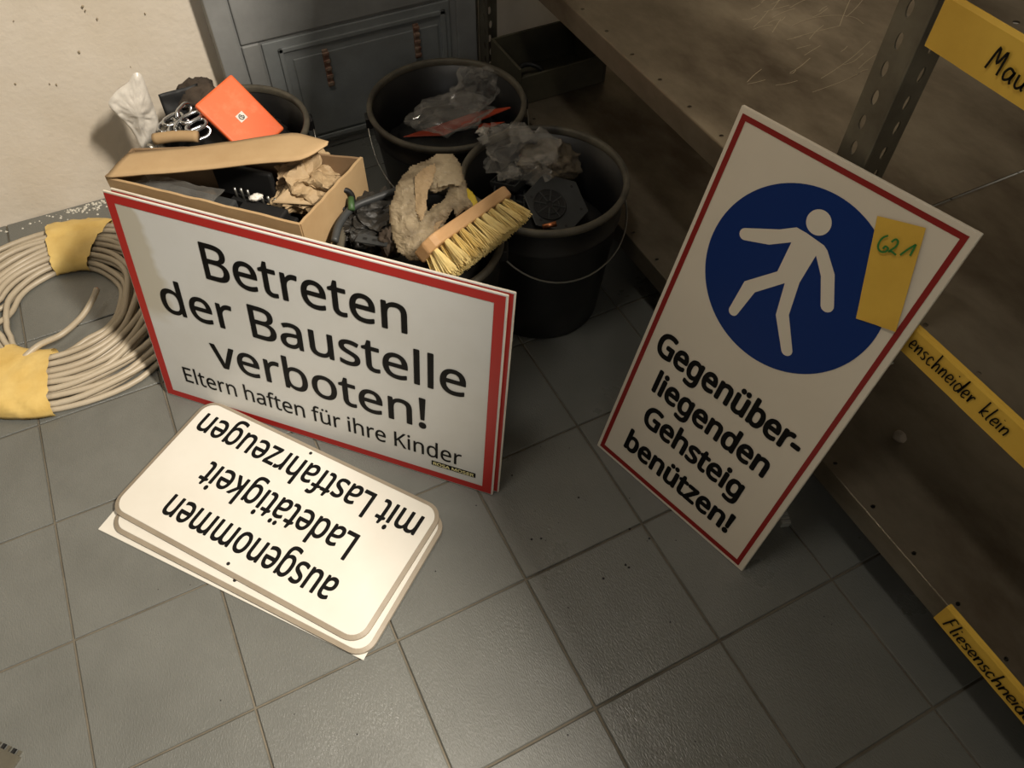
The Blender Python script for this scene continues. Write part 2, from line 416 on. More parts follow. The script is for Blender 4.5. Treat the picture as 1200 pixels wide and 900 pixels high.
# small chips and pits in the plaster
pits = []
for px, py in ((97, 7), (100, 12), (114, 22), (93, 61), (58, 98), (66, 99), (18, 98), (153, 78), (170, 16), (16, 24)):
    p = aty(px, py, WY - .003); s = random.uniform(.0012, .003)
    bmq = [p + Vector((s * math.cos(a) * random.uniform(.4, 1), -.0012 * random.random(), 1.6 * s * math.sin(a) * random.uniform(.5, 1))) for a in [2 * PI * q / 7 for q in range(7)]]
    pits.append((bmq + [p + Vector((0, -.003, 0))], [(q, (q + 1) % 7, 7) for q in range(7)]))
M_pit = mat('plaster_pit', rgb(160, 146, 122), .9)
o = merge('plaster_chips', pits, M_pit, wb); o['kind'] = 'stuff'
# crumbs of plaster along the foot of the wall
cr = []
def crumb(x, y, z, s):
    vs = [Vector((x + random.uniform(-1, 1) * s, y + random.uniform(-1, 1) * s, z + random.uniform(0, 1) * s)) for _ in range(6)]
    vs[0] = Vector((x - s, y, z)); vs[1] = Vector((x + s, y, z)); vs[2] = Vector((x, y - s, z)); vs[3] = Vector((x, y + s, z)); vs[4] = Vector((x, y, z + s)); vs[5] = Vector((x, y, z))
    return vs, [(0, 2, 4), (2, 1, 4), (1, 3, 4), (3, 0, 4), (0, 3, 1, 2)]
for _ in range(150):
    x = random.gauss(.165, .035) if random.random() < .65 else random.uniform(-.3, .4)
    cr.append(crumb(x, WY - .008 - abs(random.gauss(0, .014)), 0, random.uniform(.0008, .0035)))
tag(merge('plaster_crumbs', cr, M_crumb), 'white plaster crumbs scattered on the floor along the foot of the wall', 'debris', kind='stuff')
cr = []
for _ in range(60): cr.append(crumb(random.uniform(.0, 1.0), random.uniform(-1.1, -.3), 0, random.uniform(.0006, .0014)))
for px, py in ((600, 557), (623, 632), (634, 631), (678, 583), (707, 678), (733, 662), (737, 665), (761, 631), (738, 620)):
    p = atz(px, py); cr.append(crumb(p.x, p.y, 0, .0022))
tag(merge('dark_grit', cr, M_dark), 'dark specks of grit scattered over the grey floor tiles', 'debris', kind='stuff')

# ------------------------------------------------------------------ metal cabinet at the wall
CY = .50
cab = thing('metal_cabinet', 'blue-grey painted sheet metal cabinet against the wall behind the buckets', 'cabinet', (.77, CY + .02, 0))
cx0, cx1, ctop = aty(249, 42, .50).x, aty(560, 40, .50).x, 1.0
box('cabinet_body', cx0, cx1, CY + .004, WY - .006, 0, ctop, M_cab, cab, .004)
def cp(px, py): p = aty(px, py, CY); return p.x, p.z
xg = (cp(268, 0)[0] + cp(291, 92)[0]) / 2; xr = cx1 - .004
fr = [(cx0, xg - .004), ]
box('frame_strip', cx0 + .001, xg - .003, CY - .004, CY + .004, .01, ctop, M_cab, cab, .002)
hx0 = (cp(304, 46)[0] + cp(318, 96)[0]) / 2; hx1 = (cp(527, 4)[0] + cp(529, 61)[0]) / 2
hz = (cp(304, 46)[1] + cp(515, 8)[1]) / 2
box('door_panel', xg + .001, hx1 + .012, CY - .002, CY + .006, hz + .006, ctop, M_cab, cab, .003)
box('side_panel', xg + .001, hx0 - .004, CY - .002, CY + .006, .01, hz + .004, M_cab, cab, .003)
box('frame_strip', hx1 + .014, xr, CY - .004, CY + .005, .01, ctop, M_cab, cab, .002)
box('edge_trim', xr + .001, cx1, CY - .005, CY + .004, 0, ctop, M_post, cab, .001)
hp = box('hatch_frame', hx0, hx1, CY - .001, CY + .005, .02, hz, M_cab2, cab, .002)
h2x = (cp(325, 57)[0]); h2z = cp(325, 57)[1]
for a, b_, c_, d_ in ((h2x, hx1 - .012, h2z - .009, h2z), (h2x, h2x + .009, .03, h2z), (hx1 - .024, hx1 - .012, .03, h2z), (h2x, hx1 - .012, .03, .04)):
    box('frame_rail', a, b_, CY - .006, CY - .001, c_, d_, M_cab2, cab, .0015)
h3x, h3z = cp(343, 69)
ip = box('hatch_panel', h3x, hx1 - .03, CY - .0045, CY - .001, .045, h3z, M_cab2, cab, .003)
for (a, b_), (c_, d_) in (((375, 57), (391, 98)), ((482, 27), (492, 65))):
    xa, za = cp(a, b_); xb, zb = cp(c_, d_); xm = (xa + xb) / 2
    hg = box('hinge', xm - .006, xm + .006, CY - .009, CY - .004, zb, za, M_rust, cab, .001)
    n = 5
    for q in range(n):
        zz = zb + (za - zb) * (q + .5) / n
        box('knuckle', xm - .007, xm + .007, CY - .0125, CY - .008, zz - .0035, zz + .0035, M_rust, cab, .0015)

# ------------------------------------------------------------------ shelving
XF = 1.022; BAYY = -.552; DEP = .52
sh = thing('shelving_unit', 'steel shelving with perforated post and yellow handwritten tape along the right', 'shelf', (XF + DEP / 2, BAYY, 0))
def board(z, y0, y1, lip, holes=True):
    h = []; y = math.ceil(y0 / .0755) * .0755 - .015
    while y < y1 - .012:
        if y > y0 + .012: h.append((.012, y - y0, .0035, .0028))
        y += .0755
    perf('shelf_front_edge', (XF, y0, z), X, Y, Z, .03, y1 - y0, h, M_shelf, sh)
    vs = []
    prof = [(XF + .03, z), (XF + DEP, z), (XF + DEP, z - lip), (XF + DEP - .0015, z - lip), (XF + DEP - .0015, z - .0016), (XF + .03, z - .0016)]
    n = len(prof); vs = [(a, y0, c) for a, c in prof] + [(a, y1, c) for a, c in prof]
    wmesh('shelf_board', vs, [(i, (i + 1) % n, n + (i + 1) % n, n + i) for i in range(n)] + [tuple(range(n))[::-1], tuple(range(n, 2 * n))], M_shelf, sh)
    # front lip with a rounded nose and a return
    prof = [(XF + .001, z + .0008), (XF - .0006, z), (XF - .001, z - .002), (XF - .001, z - lip), (XF + .014, z - lip), (XF + .014, z - lip + .0016), (XF + .0008, z - lip + .0016), (XF + .0008, z - .001)]
    n = len(prof); vs = [(a, y0, c) for a, c in prof] + [(a, y1, c) for a, c in prof]
    wmesh('shelf_lip', vs, [(i, (i + 1) % n, n + (i + 1) % n, n + i) for i in range(n)] + [tuple(range(n))[::-1], tuple(range(n, 2 * n))], M_shelf, sh)
YL, YR = .437, -1.75
Z1, Z2, Z3 = .143, .437, .738
board(Z1, BAYY + .002, YL, .038); board(Z1, YR, BAYY - .002, .038)
board(Z2, BAYY + .002, YL, .038); board(Z2 - .003, YR, BAYY + .0005, .036)
board(Z3, YR, BAYY - .004, .046)
board(1.53, BAYY + .002, YL, .038); board(1.53, YR, BAYY - .002, .038)
def post(x, y, dx, dy, z0=0, z1=1.6):
    """angle post, corner at x,y; flanges towards dx and dy"""
    W = .038; hs = []; z = z0 + .02; k = 0
    while z < z1 - .02:
        hs.append((W * (.62 if k % 2 else .55), z - z0, .0038, .0085)); z += .030; k += 1
    perf('post_flange', (x, y, z0), Y * dy, Z, X, W, z1 - z0, hs, M_post, sh, .002)
    perf('post_flange', (x, y, z0), X * dx, Z, Y, W, z1 - z0, hs, M_post, sh, .002)
    box('post_corner', x - .002, x + .002, y - .002, y + .002, z0, z1, M_post, sh, .001)
post(XF + .001, BAYY + .003, 1, 1); post(XF + DEP - .002, BAYY + .003, -1, 1)
post(XF + .001, YL, 1, -1); post(XF + DEP - .002, YL, -1, -1); post(XF + .001, YR + .03, 1, 1); post(XF + DEP - .002, YR, -1, 1)
# yellow tape on the lips
def ltape(y0, y1, z, lip, seed, lift=.0022, over=.004):
    n = 60; vs = []; fs = []
    for i in range(n + 1):
        y = y0 + (y1 - y0) * i / n; e = .0006 * noise.noise(Vector((y * 40, seed, 0)))
        for a, c in ((XF + over, z + .0016), (XF - .0008, z + .0016 + e), (XF - lift - e, z - .002), (XF - lift - e * .5, z - lip * .5), (XF - lift - e, z - lip - .0008)): vs.append((a, y, c))
    for i in range(n):
        for k in range(4): fs.append((i * 5 + k, i * 5 + k + 1, i * 5 + k + 6, i * 5 + k + 5))
    o = wmesh('tape', vs, fs, M_yel, sh); o['label'] = 'yellow tape with black handwriting'; return o
def pl(px, py): return onp(px, py, (1, 0, 0), (XF - .002, 0, 0))
ltape(-1.3, pl(1108, 712).y, Z1, .038, 1)
ltape(-1.4, -.575, Z2 - .001, .038, 2)
ltape(-1.5, BAYY - .006, Z3, .046, 3, .003, .001)
UF = -Y   # reading direction along the lips
def lipframe(z): return (Vector((XF - .0028, 0, z)), UF, Z, -X)
a = pl(1118, 722); handwrite('Fliesenschneider', lipframe(Z1 - .034), -a.y, 0.004, .027, .0022, M_black, sh, 'black handwriting on the lowest tape', xs=.66, gap=.12)
a = pl(1068, 395); b_ = pl(1135, 452)
handwrite('enschneider', lipframe(Z2 - .034), -a.y + .003, .008, .024, .0018, M_black, sh, 'black handwriting on the middle tape', xs=.62)
c_ = pl(1146, 460); handwrite('klein', lipframe(Z2 - .034), -c_.y + .014, .008, .022, .0018, M_black, sh, 'black handwriting on the middle tape', xs=.66)
a = pl(1172, 62); handwrite('Mau', (Vector((XF - .004, 0, Z3 - .046)), UF, Z, -X), -a.y - .004, .012, .021, .0022, M_black, sh, 'black handwriting on the upper tape', xs=.95)

M_scr = mat('bare_scratch', rgb(170, 160, 138), .3, .8)
zs = Z2 + .0004; SF = (Vector((0, 0, zs)), X, Y, Z)
def sp(pts): return [(atz(a, b, zs).x, atz(a, b, zs).y) for a, b in pts]
random.seed(11); L_s = [sp(q) for q in (((928, 30), (948, 22), (975, 18), (1000, 20), (1012, 28)), ((905, 38), (915, 22)), ((1020, 48), (1000, 66), (978, 82), (962, 92)), ((930, 44), (960, 36), (985, 30)),
     ((996, 0), (990, 14), (984, 30)), ((1012, 62), (1000, 72), (988, 76)), ((952, 108), (985, 96), (1010, 84)), ((895, 14), (925, 6)))]
for _ in range(26):
    x = random.uniform(870, 1010); y = random.uniform(2, 100); a = random.uniform(-.9, -.2); l = random.uniform(6, 30)
    L_s.append(sp(((x, y), (x + l * .5 * math.cos(a), y + l * .5 * math.sin(a) + random.uniform(-2, 2)), (x + l * math.cos(a), y + l * math.sin(a)))))
L_s += [[(XF + .25 + k * .01, -.66 - k * .012), (XF + .32 + k * .01, -.64 - k * .012)] for k in range(4)]
o = ribbon(L_s, SF, .0009, M_scr, sh, 'scratches', 0, None); o['kind'] = 'stuff'
random.seed(12)

# crate on the far end of the lowest shelf
cz = .225; p = onp(573, 43, (0, 0, 1), (0, 0, cz)); q = onp(608, 82, (0, 0, 1), (0, 0, cz))
yb_max = YL - .042; crx = XF + .004; cr = thing('crate', 'shallow open dark crate on the lowest shelf in the corner beyond the cabinet', 'crate', (crx + .09, (p.y + q.y) / 2, Z1))
ya, yb = q.y, min(p.y, yb_max)
for nm, a in (('side', (crx, crx + .006, ya, yb, Z1 + .001, cz)), ('side', (crx + .2, crx + .206, ya, yb, Z1 + .001, cz)),
              ('end', (crx + .006, crx + .2, yb - .006, yb, Z1 + .001, cz)), ('end', (crx + .006, crx + .2, ya, ya + .006, Z1 + .001, cz - .02)), ('bottom', (crx + .006, crx + .2, ya + .006, yb - .006, Z1 + .001, Z1 + .006))):
    box(nm, *a, M_trayc, cr, .001)
ccx, ccy = crx + .06, ya + .06
tag(tube('cable_ring', [(ccx + .03 * math.cos(t / 16 * 2 * PI), ccy + .03 * math.sin(t / 16 * 2 * PI), Z1 + .02 + .01 * math.sin(t / 8 * PI)) for t in range(16)], .005, M_dark, None, 8, True),
    'small black ring lying inside the crate in the far corner', 'ring')
p = atz(1052, 515, Z1)
bm = bmesh.new(); bmesh.ops.create_icosphere(bm, subdivisions=3, radius=.0095)
for v in bm.verts: v.co *= 1 + .25 * fbm(v.co * 100, 1, 2); v.co.z *= .75
pb = frombm('pebble', bm, mat('pebble', rgb(140, 128, 112), .6), None, True); pb.location = (p.x, p.y, Z1 + .0075)
tag(pb, 'small pale round pebble lying on the lowest shelf', 'pebble')

# ------------------------------------------------------------------ signs
def signframe(o, u, v): 
    u = Vector(u).normalized(); v = Vector(v); v = (v - u * v.dot(u)).normalized(); return Vector(o), u, v, u.cross(v)
def slab(name, F, w_, h_, t, front, edge, parent, uv=False, back=0.):
    """sheet with a printed front and plain edges; front plane at n=0"""
    o, u, v, n = F; o = o + n * back
    vs = boxv(o, u, v, n, 0, w_, 0, h_, -t, 0); me_o = wmesh(name, vs, BF, [front, edge], parent)
    me = me_o.data
    for p in me.polygons: p.material_index = 0 if p.index == 1 else 1
    ul = me.uv_layers.new(name='UVMap')
    L = Vector(parent.location)
    for p in me.polygons:
        for li in p.loop_indices:
            c = me.vertices[me.loops[li].vertex_index].co + L - o; ul.data[li].uv = (c.dot(u) / w_, c.dot(v) / h_)
    bevel(me_o, .0008, 1); return me_o
def border(F, a0, a1, b0, b1, wl, wr, wb_, wt, m, parent, lift=.0005):
    o, u, v, n = F; out = [(a0, b0), (a1, b0), (a1, b1), (a0, b1)]; inn = [(a0 + wl, b0 + wb_), (a1 - wr, b0 + wb_), (a1 - wr, b1 - wt), (a0 + wl, b1 - wt)]
    vs = [o + u * a + v * b + n * lift for a, b in out + inn]
    return wmesh('red_border', vs, [(i, (i + 1) % 4, 4 + (i + 1) % 4, 4 + i) for i in range(4)], m, parent)

# --- the big "Betreten der Baustelle verboten!" sign
FB = signframe((0.2047, -0.0295, 0.0008), (0.6953, -0.7186, 0.0), (0.1245, 0.1391, 0.9824))
BW, BH = .592, .3848
bs = thing('warning_sign', 'wide white red-bordered sign in large black print leaning on the cardboard box', 'sign', tuple(FB[0] + FB[1] * BW / 2))
slab('sign_panel', FB, BW, BH, .0035, M_bet, M_edge, bs)
border(FB, .0022, BW - .0028, .0025, BH - .0022, .0135, .0148, .0125, .0135, M_red, bs)
for t_, a, b_, c_, d_ in (('Betreten', .1428, .4541, .2805, .0605), ('der Baustelle', .0490, .5405, .1925, .0600), ('verboten!', .1175, .4800, .1060, .0600), ('Eltern haften für ihre Kinder', .0495, .5385, .0470, .0320)):
    letters(t_, FB, a, b_, c_, d_, M_black, bs, HUM, bold=.0010 if d_ > .05 else .0003, label='black lettering reading ' + t_.rstrip('!'))
o_, u_, v_, n_ = FB
pa = wmesh('maker_plate', [o_ + u_ * a + v_ * b + n_ * .0005 for a, b in ((.4895, .0290), (.5625, .0290), (.5625, .0392), (.4895, .0392))], [(0, 1, 2, 3)], M_black, bs)
M_ply = mat('pale_yellow_print', rgb(226, 218, 160), .5)
letters('ROSA MOSER', FB, .4925, .5595, .0310, .0062, M_ply, bs, HUM, bold=.0003, lift=.001, label='pale yellow lettering on black')
# a second sheet of the same kind right behind it, shifted
F2 = (FB[0] + FB[1] * .0072 - FB[3] * .0075 + Z * .0015, FB[1], FB[2], FB[3])
b2 = thing('warning_sign', 'second red-bordered sign standing directly behind the wide construction-site sign', 'sign', tuple(F2[0] + FB[1] * BW / 2))
slab('sign_panel', F2, BW, BH, .0035, M_bet, M_edge, b2)
border(F2, .0022, BW - .0022, .0025, BH - .0022, .0135, .0135, .0125, .0135, M_red, b2)

# --- pedestrian sign
FP = signframe((0.8091, -0.4476, 0.0008), (0.268, -0.9634, 0.0), (0.2741, 0.087, 0.9578))
PW, PH = .2946, .5771
ps = thing('pedestrian_sign', 'tall white sign with a white walking figure on a blue disc leaning on the shelves', 'sign', tuple(FP[0] + FP[1] * PW / 2))
slab('sign_panel', FP, PW, PH, .006, M_ped, M_edge, ps)
border(FP, .0055, PW - .0085, .0055, .5700, .0072, .0065, .0082, .0065, M_red2, ps)
def flat(name, F, pts, m, parent, lift, label=None):
    o, u, v, n = F; bm = bmesh.new(); L = Vector(parent.location)
    f = bm.faces.new([bm.verts.new(o + u * a + v * b + n * lift - L) for a, b in pts]); bmesh.ops.triangulate(bm, faces=bm.faces[:])
    ob = frombm(name, bm, m, parent)
    if label: ob['label'] = label
    return ob
CX, CV, CR_ = .1496, .4253, .1163
flat('blue_disc', FP, [(CX + CR_ * math.cos(2 * PI * k / 96), CV + CR_ * math.sin(2 * PI * k / 96)) for k in range(96)], M_blue, ps, .0005, 'blue disc')
fig = [(0.0691, 0.4532), (0.1084, 0.4743), (0.1256, 0.4872), (0.1395, 0.4875), (0.1636, 0.4856), (0.1699, 0.4825), (0.1907, 0.4629), (0.2084, 0.4302), 'A', (0.1951, 0.4213), (0.178, 0.4526), (0.1613, 0.4705), (0.1601, 0.4315), (0.1681, 0.3888), (0.1933, 0.3517), 'A', (0.182, 0.3422), (0.154, 0.3791), (0.1456, 0.4173), (0.1448, 0.4208), (0.1172, 0.3886), (0.1102, 0.3492), 'A', (0.0968, 0.3510), (0.0989, 0.3935), (0.13, 0.4283), (0.1284, 0.4686), (0.1055, 0.4514), (0.0758, 0.4397), 'A']
pts = []
for i, q in enumerate(fig):
    if q == 'A':
        a = Vector(fig[i - 1]); b_ = Vector(fig[(i + 1) % len(fig)]); c_ = (a + b_) / 2; r = (a - c_).length; a0 = math.atan2((a - c_).y, (a - c_).x)
        for k in range(1, 8): pts.append((c_.x + r * math.cos(a0 - PI * k / 8), c_.y + r * math.sin(a0 - PI * k / 8)))
    else: pts.append(q)
M_fig = mat('figure_white', rgb(226, 216, 198), .4)
flat('walking_figure', FP, pts, M_fig, ps, .0010, 'white walking figure')
flat('figure_head', FP, [(.1456 + .0149 * math.cos(2 * PI * k / 40), .5052 + .0149 * math.sin(2 * PI * k / 40)) for k in range(40)], M_fig, ps, .0010)
for t_, a, b_, c_, d_ in (('Gegenüber-', .0275, .2650, .2235, .0375), ('liegenden', .0480, .2455, .1640, .0360), ('Gehsteig', .0555, .2330, .1030, .0365), ('benützen!', .0450, .2450, .0400, .0360)):
    letters(t_, FP, a, b_, c_, d_, M_black, ps, HUM, bold=.0019, label='bold black lettering reading ' + t_.rstrip('-!'), lift=.0007)
# yellow paper label with 621
def loc(F, px, py):
    p = onp(px, py, F[3], F[0]) - F[0]; return (p.dot(F[1]), p.dot(F[2]))
q = [loc(FP, *a) for a in ((1004, 372.5), (1051, 388), (1086, 266.7), (1029, 252.5))]
nlab = thing('paper_label', 'yellow paper label with green handwritten number stuck on the pedestrian sign', 'label', tuple(FP[0] + FP[1] * .24 + FP[2] * .43))
vs = []; fs = []; nn = 12
for j in range(nn + 1):
    for i in range(7):
        u = i / 6; v = j / nn; a = [Vector(k) for k in q]; p2 = a[0] * (1 - u) * (1 - v) + a[1] * u * (1 - v) + a[2] * u * v + a[3] * (1 - u) * v
        lf = .0016 + .0018 * (u - .4) ** 2 + .0022 * max(0, .2 - v) * (3 if u > .5 else 1) + .0006 * noise.noise(Vector((u * 3, v * 5, 2)))
        vs.append(FP[0] + FP[1] * p2.x + FP[2] * p2.y + FP[3] * lf)
for j in range(nn):
    for i in range(6): a = j * 7 + i; fs.append((a, a + 1, a + 8, a + 7))
wmesh('paper', vs, fs, M_yel, nlab, True)
def cr5(pts): return [loc(FP, 1000 + a / 5.627, 240 + b / 5.627) for a, b in pts]
ribbon([cr5([(240, 198), (205, 212), (180, 245), (174, 278), (192, 303), (222, 303), (240, 283), (222, 268), (205, 285)]),
        cr5([(262, 240), (290, 222), (306, 238), (292, 268), (250, 298), (240, 303)]), cr5([(240, 303), (262, 302), (292, 326)]),
        cr5([(318, 326), (370, 288), (424, 256)]), cr5([(424, 256), (402, 296), (384, 330)])], FP, .0021, M_green, nlab, 'number', .0042, 'green handwritten number 621')

# --- flat stack of three signs on the floor
FC = Vector((0.3090, -0.3375, 0)); FU = Vector((-0.5902, 0.8073, 0)).normalized(); FV = Vector((-0.8073, -0.5902, 0)).normalized()
def rrect(w2, h2, r, n=8):
    out = []
    for sx_, sy_, a0 in ((1, 1, 0), (-1, 1, PI / 2), (-1, -1, PI), (1, -1, 1.5 * PI)):
        for k in range(n + 1):
            a = a0 + PI / 2 * k / n; out.append((sx_ * (w2 - r) + r * math.cos(a), sy_ * (h2 - r) + r * math.sin(a)))
    return out
def flatsign(name, label, F, w2, h2, r, z0, z1, white, text=None, rimw=.0062, holes=()):
    o, u, v, n = F; t = thing(name, label, 'sign', (o.x, o.y, z0), 'signs lying in a flat stack')
    A = rrect(w2, h2, r + rimw); B = rrect(w2 - rimw, h2 - rimw, r); N = len(A)
    vs = [o + u * a + v * b + n * z0 for a, b in A] + [o + u * a + v * b + n * (z1 - .002) for a, b in A] + [o + u * a + v * b + n * z1 for a, b in B]
    fs = [(i, (i + 1) % N, N + (i + 1) % N, N + i) for i in range(N)] + [(N + i, N + (i + 1) % N, 2 * N + (i + 1) % N, 2 * N + i) for i in range(N)] + [tuple(range(N))[::-1]]
    wmesh('folded_rim', vs, fs, M_rim, t)['label'] = 'bare grey-brown folded rim'
    vs = [o + u * a + v * b + n * (z1 - .0004) for a, b in B] + [o + u * a + v * b + n * (z1 + .0004) for a, b in rrect(w2 - rimw - .0006, h2 - rimw - .0006, r)]
    wmesh('sign_face', vs, [(i, (i + 1) % N, N + (i + 1) % N, N + i) for i in range(N)] + [tuple(range(N, 2 * N))], white, t)
    for a, b in holes:
        vs = [o + u * (a + .0028 * math.cos(k / 12 * 2 * PI)) + v * (b + .0028 * math.sin(k / 12 * 2 * PI)) + n * (z1 + .0006) for k in range(12)]
        wmesh('screw_hole', vs, [tuple(range(12))], M_dark, t)
    return t
FF = (FC, FU, FV.copy(), Z)
# FU x FV = ? keep a right-handed frame for the lettering
if FU.cross(FV).z < 0: FVt = -FV
else: FVt = FV
ANG = lambda F, d, da: (F[0] + Vector(d), Matrix.Rotation(da, 3, 'Z') @ F[1], Matrix.Rotation(da, 3, 'Z') @ F[2], Z)
F3 = ANG(FF, (-.0205, -.030, 0), .012)
t3 = thing('flat_sign', 'plain white square-cornered panel at the bottom of the flat stack on the floor', 'sign', (F3[0].x, F3[0].y, 0))
Q = [atz(114.5, 620, .003), atz(425.5, 773.5, .003)]
du = (Q[1] - Q[0]).normalized(); dv = Z.cross(du)
lenu = (Q[1] - Q[0]).length
vs = [Q[0] + du * a + dv * b + Z * c for c in (-.0028, .0) for b in (0, .228) for a in (0, lenu)]
o = wmesh('sign_panel', vs, BF, [M_white], t3); bevel(o, .0006, 1)
Fs = ANG(FF, (-.0044, -.0188, 0), .024)
flatsign('flat_sign', 'blank white rounded sign in the middle of the flat stack on the floor', Fs, .2290, .1180, .022, .0035, .0105, M_white, holes=((.0, .103),))
ft = flatsign('flat_sign', 'white rounded sign with upside-down black print on top of the flat stack', FF, .2290, .1170, .022, .0110, .0175, M_white, holes=((.012, -.1045), (.006, .1035)))
fz = (Vector((FC.x, FC.y, .0175)), FU, -FV if FU.cross(-FV).z > 0 else FV, Z)
sg = 1 if fz[2].dot(FV) > 0 else -1
for t_, a, b_, c_, d_ in (('ausgenommen', -.1530, .1510, .0510, .0440), ('Ladetätigkeit', -.1385, .1400, -.0205, .0430), ('mit Lastfahrzeugen', -.2075, .2075, -.0900, .0430)):
    letters(t_, fz, a, b_, c_, d_, M_black, ft, HUM, bold=.0010, label='black lettering reading ' + t_, lift=.0007)

# ------------------------------------------------------------------ buckets
def bucket(cx, cy, r, H, rb, label, axis=0., droop=1.1, side=1, z0=0., hr=1.06, handle=True):
    t = thing('bucket', label, 'bucket', (cx, cy, z0), 'black plastic buckets')
    t.pop('group', None) if False else None
    ri = lambda z: rb + (r - .006 - rb) * z / H
    prof = [(0.0005, 0), (rb - .004, 0), (rb, .004)] + [(ri(z), z) for z in (H * .25, H * .5, H * .76)] + [(ri(H * .78) + .003, H * .78), (ri(H * .8) + .003, H * .8), (ri(H * .81), H * .81), (ri(H - .012), H - .012), (r - .006, H - .004),
            (r - .008, H - .004), (ri(H * .5) - .0035, H * .5), (rb - .004, .006), (.0005, .006)]
    lathe('bucket_body', prof, (cx, cy, z0), M_buck, t)
    lathe('rim', [(r - .0095, H - .012), (r - .0105, H - .003), (r - .0075, H), (r - .0015, H - .001), (r, H - .006), (r - .003, H - .013), (r - .006, H - .013), (r - .0095, H - .012)], (cx, cy, z0), M_rimd, t)['label'] = 'dusty grey rolled rim'
    a = Vector((math.cos(axis), math.sin(axis), 0)); d = Vector((-a.y, a.x, 0)) * side; hz_ = z0 + H - .022
    c0 = Vector((cx, cy, hz_))
    for s in (-1, 1):
        p = c0 + a * s * (r - .002); vs = boxv(p, d, Z, a * s, -.012, .012, -.012, .010, -.006, .007); bevel(wmesh('handle_lug', vs, BF, M_buck, t), .003)
    if handle:
        pts = []; R1 = r + .002; R2 = r * hr
        for k in range(29):
            th = PI * k / 28; pts.append(c0 + a * (R1 * math.cos(th)) + (d * math.cos(droop) - Z * math.sin(droop)) * (R2 * math.sin(th) ** .75))
        tube('wire_handle', pts, .0016, M_wire, t)
    return t
NB = (.881, -.108); FBk = (.847, .210); LB = (.472, .291); OB = (.633, -.197)
bucket(*NB, .138, .28, .110, 'black bucket nearest the shelves, holding black plastic parts and crumpled clear film', axis=.25, droop=.62, side=-1, hr=1.18)
bucket(*FBk, .149, .24, .120, 'black bucket in front of the cabinet, holding orange sheets and clear film', axis=-.25, droop=.72, side=-1, hr=1.28)
bucket(*LB, .132, .25, .108, 'black bucket in the wall corner holding the orange box and metal chain', axis=-.12, droop=.74, side=-1, hr=1.28)
bucket(*OB, .119, .32, .092, 'black bucket behind the wide sign, with torn paper bag and scrubbing brush', axis=-.5, droop=.9, side=1, hr=1.0, handle=False)

# ---- near bucket contents
def hexplate():
    c = atz(652, 238, .232); t = thing('hexagonal_plate', 'dark grey hexagonal plate with a round grille in the bucket nearest the shelves', 'plate', tuple(c))
    R = Matrix.Rotation(.30, 3, 'Z') @ Matrix.Rotation(.42, 3, 'X') @ Matrix.Rotation(-.1, 3, 'Y'); u, v, n = R @ X, R @ Y, R @ Z
    pp = [c + u * (.056) * math.cos(PI / 3 * k + .2) + v * (.056) * math.sin(PI / 3 * k + .2) for k in range(6)]
    vs = [p - n * .004 for p in pp] + pp
    bevel(wmesh('plate', vs, [(i, (i + 1) % 6, 6 + (i + 1) % 6, 6 + i) for i in range(6)] + [tuple(range(6))[::-1], tuple(range(6, 12))], M_grey, t), .001)
    cc = c + n * .001 - u * .012 + v * .004
    for r_ in (.027, .017, .006):
        tube('ring', [cc + u * r_ * math.cos(2 * PI * k / 32) + v * r_ * math.sin(2 * PI * k / 32) for k in range(32)], .0016, M_dark, t, 6, True)
    vs = [cc + u * .026 * math.cos(2 * PI * k / 32) + v * .026 * math.sin(2 * PI * k / 32) + n * .0004 for k in range(32)]
    wmesh('recess', vs, [tuple(range(32))], M_dark, t)
    for k in range(8):
        a = k * PI / 4; d = u * math.cos(a) + v * math.sin(a); s = d.cross(n)
        wmesh('spoke', boxv(cc, d, s, n, .006, .027, -.001, .001, 0, .002), BF, M_grey, t)
    for k in range(6):
        p = c + u * .043 * math.cos(PI / 3 * k + .2) + v * .043 * math.sin(PI / 3 * k + .2) + n * .0004
        wmesh('screw_hole', [p + u * .0025 * math.cos(q) + v * .0025 * math.sin(q) for q in [2 * PI * i / 10 for i in range(10)]], [tuple(range(10))], M_dark, t)
hexplate()
def gridcap(px, py, z, rz, tx, s, label):
    c = atz(px, py, z); t = thing('grid_cap', label, 'plastic part', tuple(c), 'black grid caps in the bucket')
    R = Matrix.Rotation(rz, 3, 'Z') @ Matrix.Rotation(tx, 3, 'X'); u, v, n = R @ X, R @ Y, R @ Z
    bevel(wmesh('base_plate', boxv(c, u, v, n, -s, s, -s * .7, s * .7, -.004, 0), BF, M_grey, t), .001)
    for k in range(5): wmesh('rib', boxv(c, u, v, n, -s + k * s / 2 - .0012, -s + k * s / 2 + .0012, -s * .7, s * .7, 0, .010), BF, M_grey, t)
    for k in range(4): wmesh('rib', boxv(c, u, v, n, -s, s, -s * .7 + k * s * 1.4 / 3 - .0012, -s * .7 + k * s * 1.4 / 3 + .0012, 0, .009), BF, M_grey, t)
gridcap(604, 208, .236, .5, -.25, .036, 'black ribbed plastic cap under the crumpled clear film'); gridcap(596, 232, .222, 1.1, .2, .036, 'lower black ribbed plastic cap beside the hexagonal plate')
gridcap(632, 192, .216, -.3, .3, .034, 'black ribbed plastic cap behind the hexagonal plate')
lathe_fill = lambda c, r, z, m, nm, lab: tag(crumple(nm, (c[0], c[1], z), (r, r, .03), m, None, seed=c[0] * 10, amp=.12, sc=3, sub=4), lab, 'scrap', kind='stuff')
lathe_fill(NB, .105, .165, M_dark, 'scrap_heap', 'dark mixed scrap filling the bucket nearest the shelves')
lathe_fill(FBk, .112, .135, M_dark, 'scrap_heap', 'dark mixed scrap filling the bucket in front of the cabinet')
lathe_fill(LB, .100, .19, M_dark, 'scrap_heap', 'dark mixed scrap filling the bucket in the wall corner')
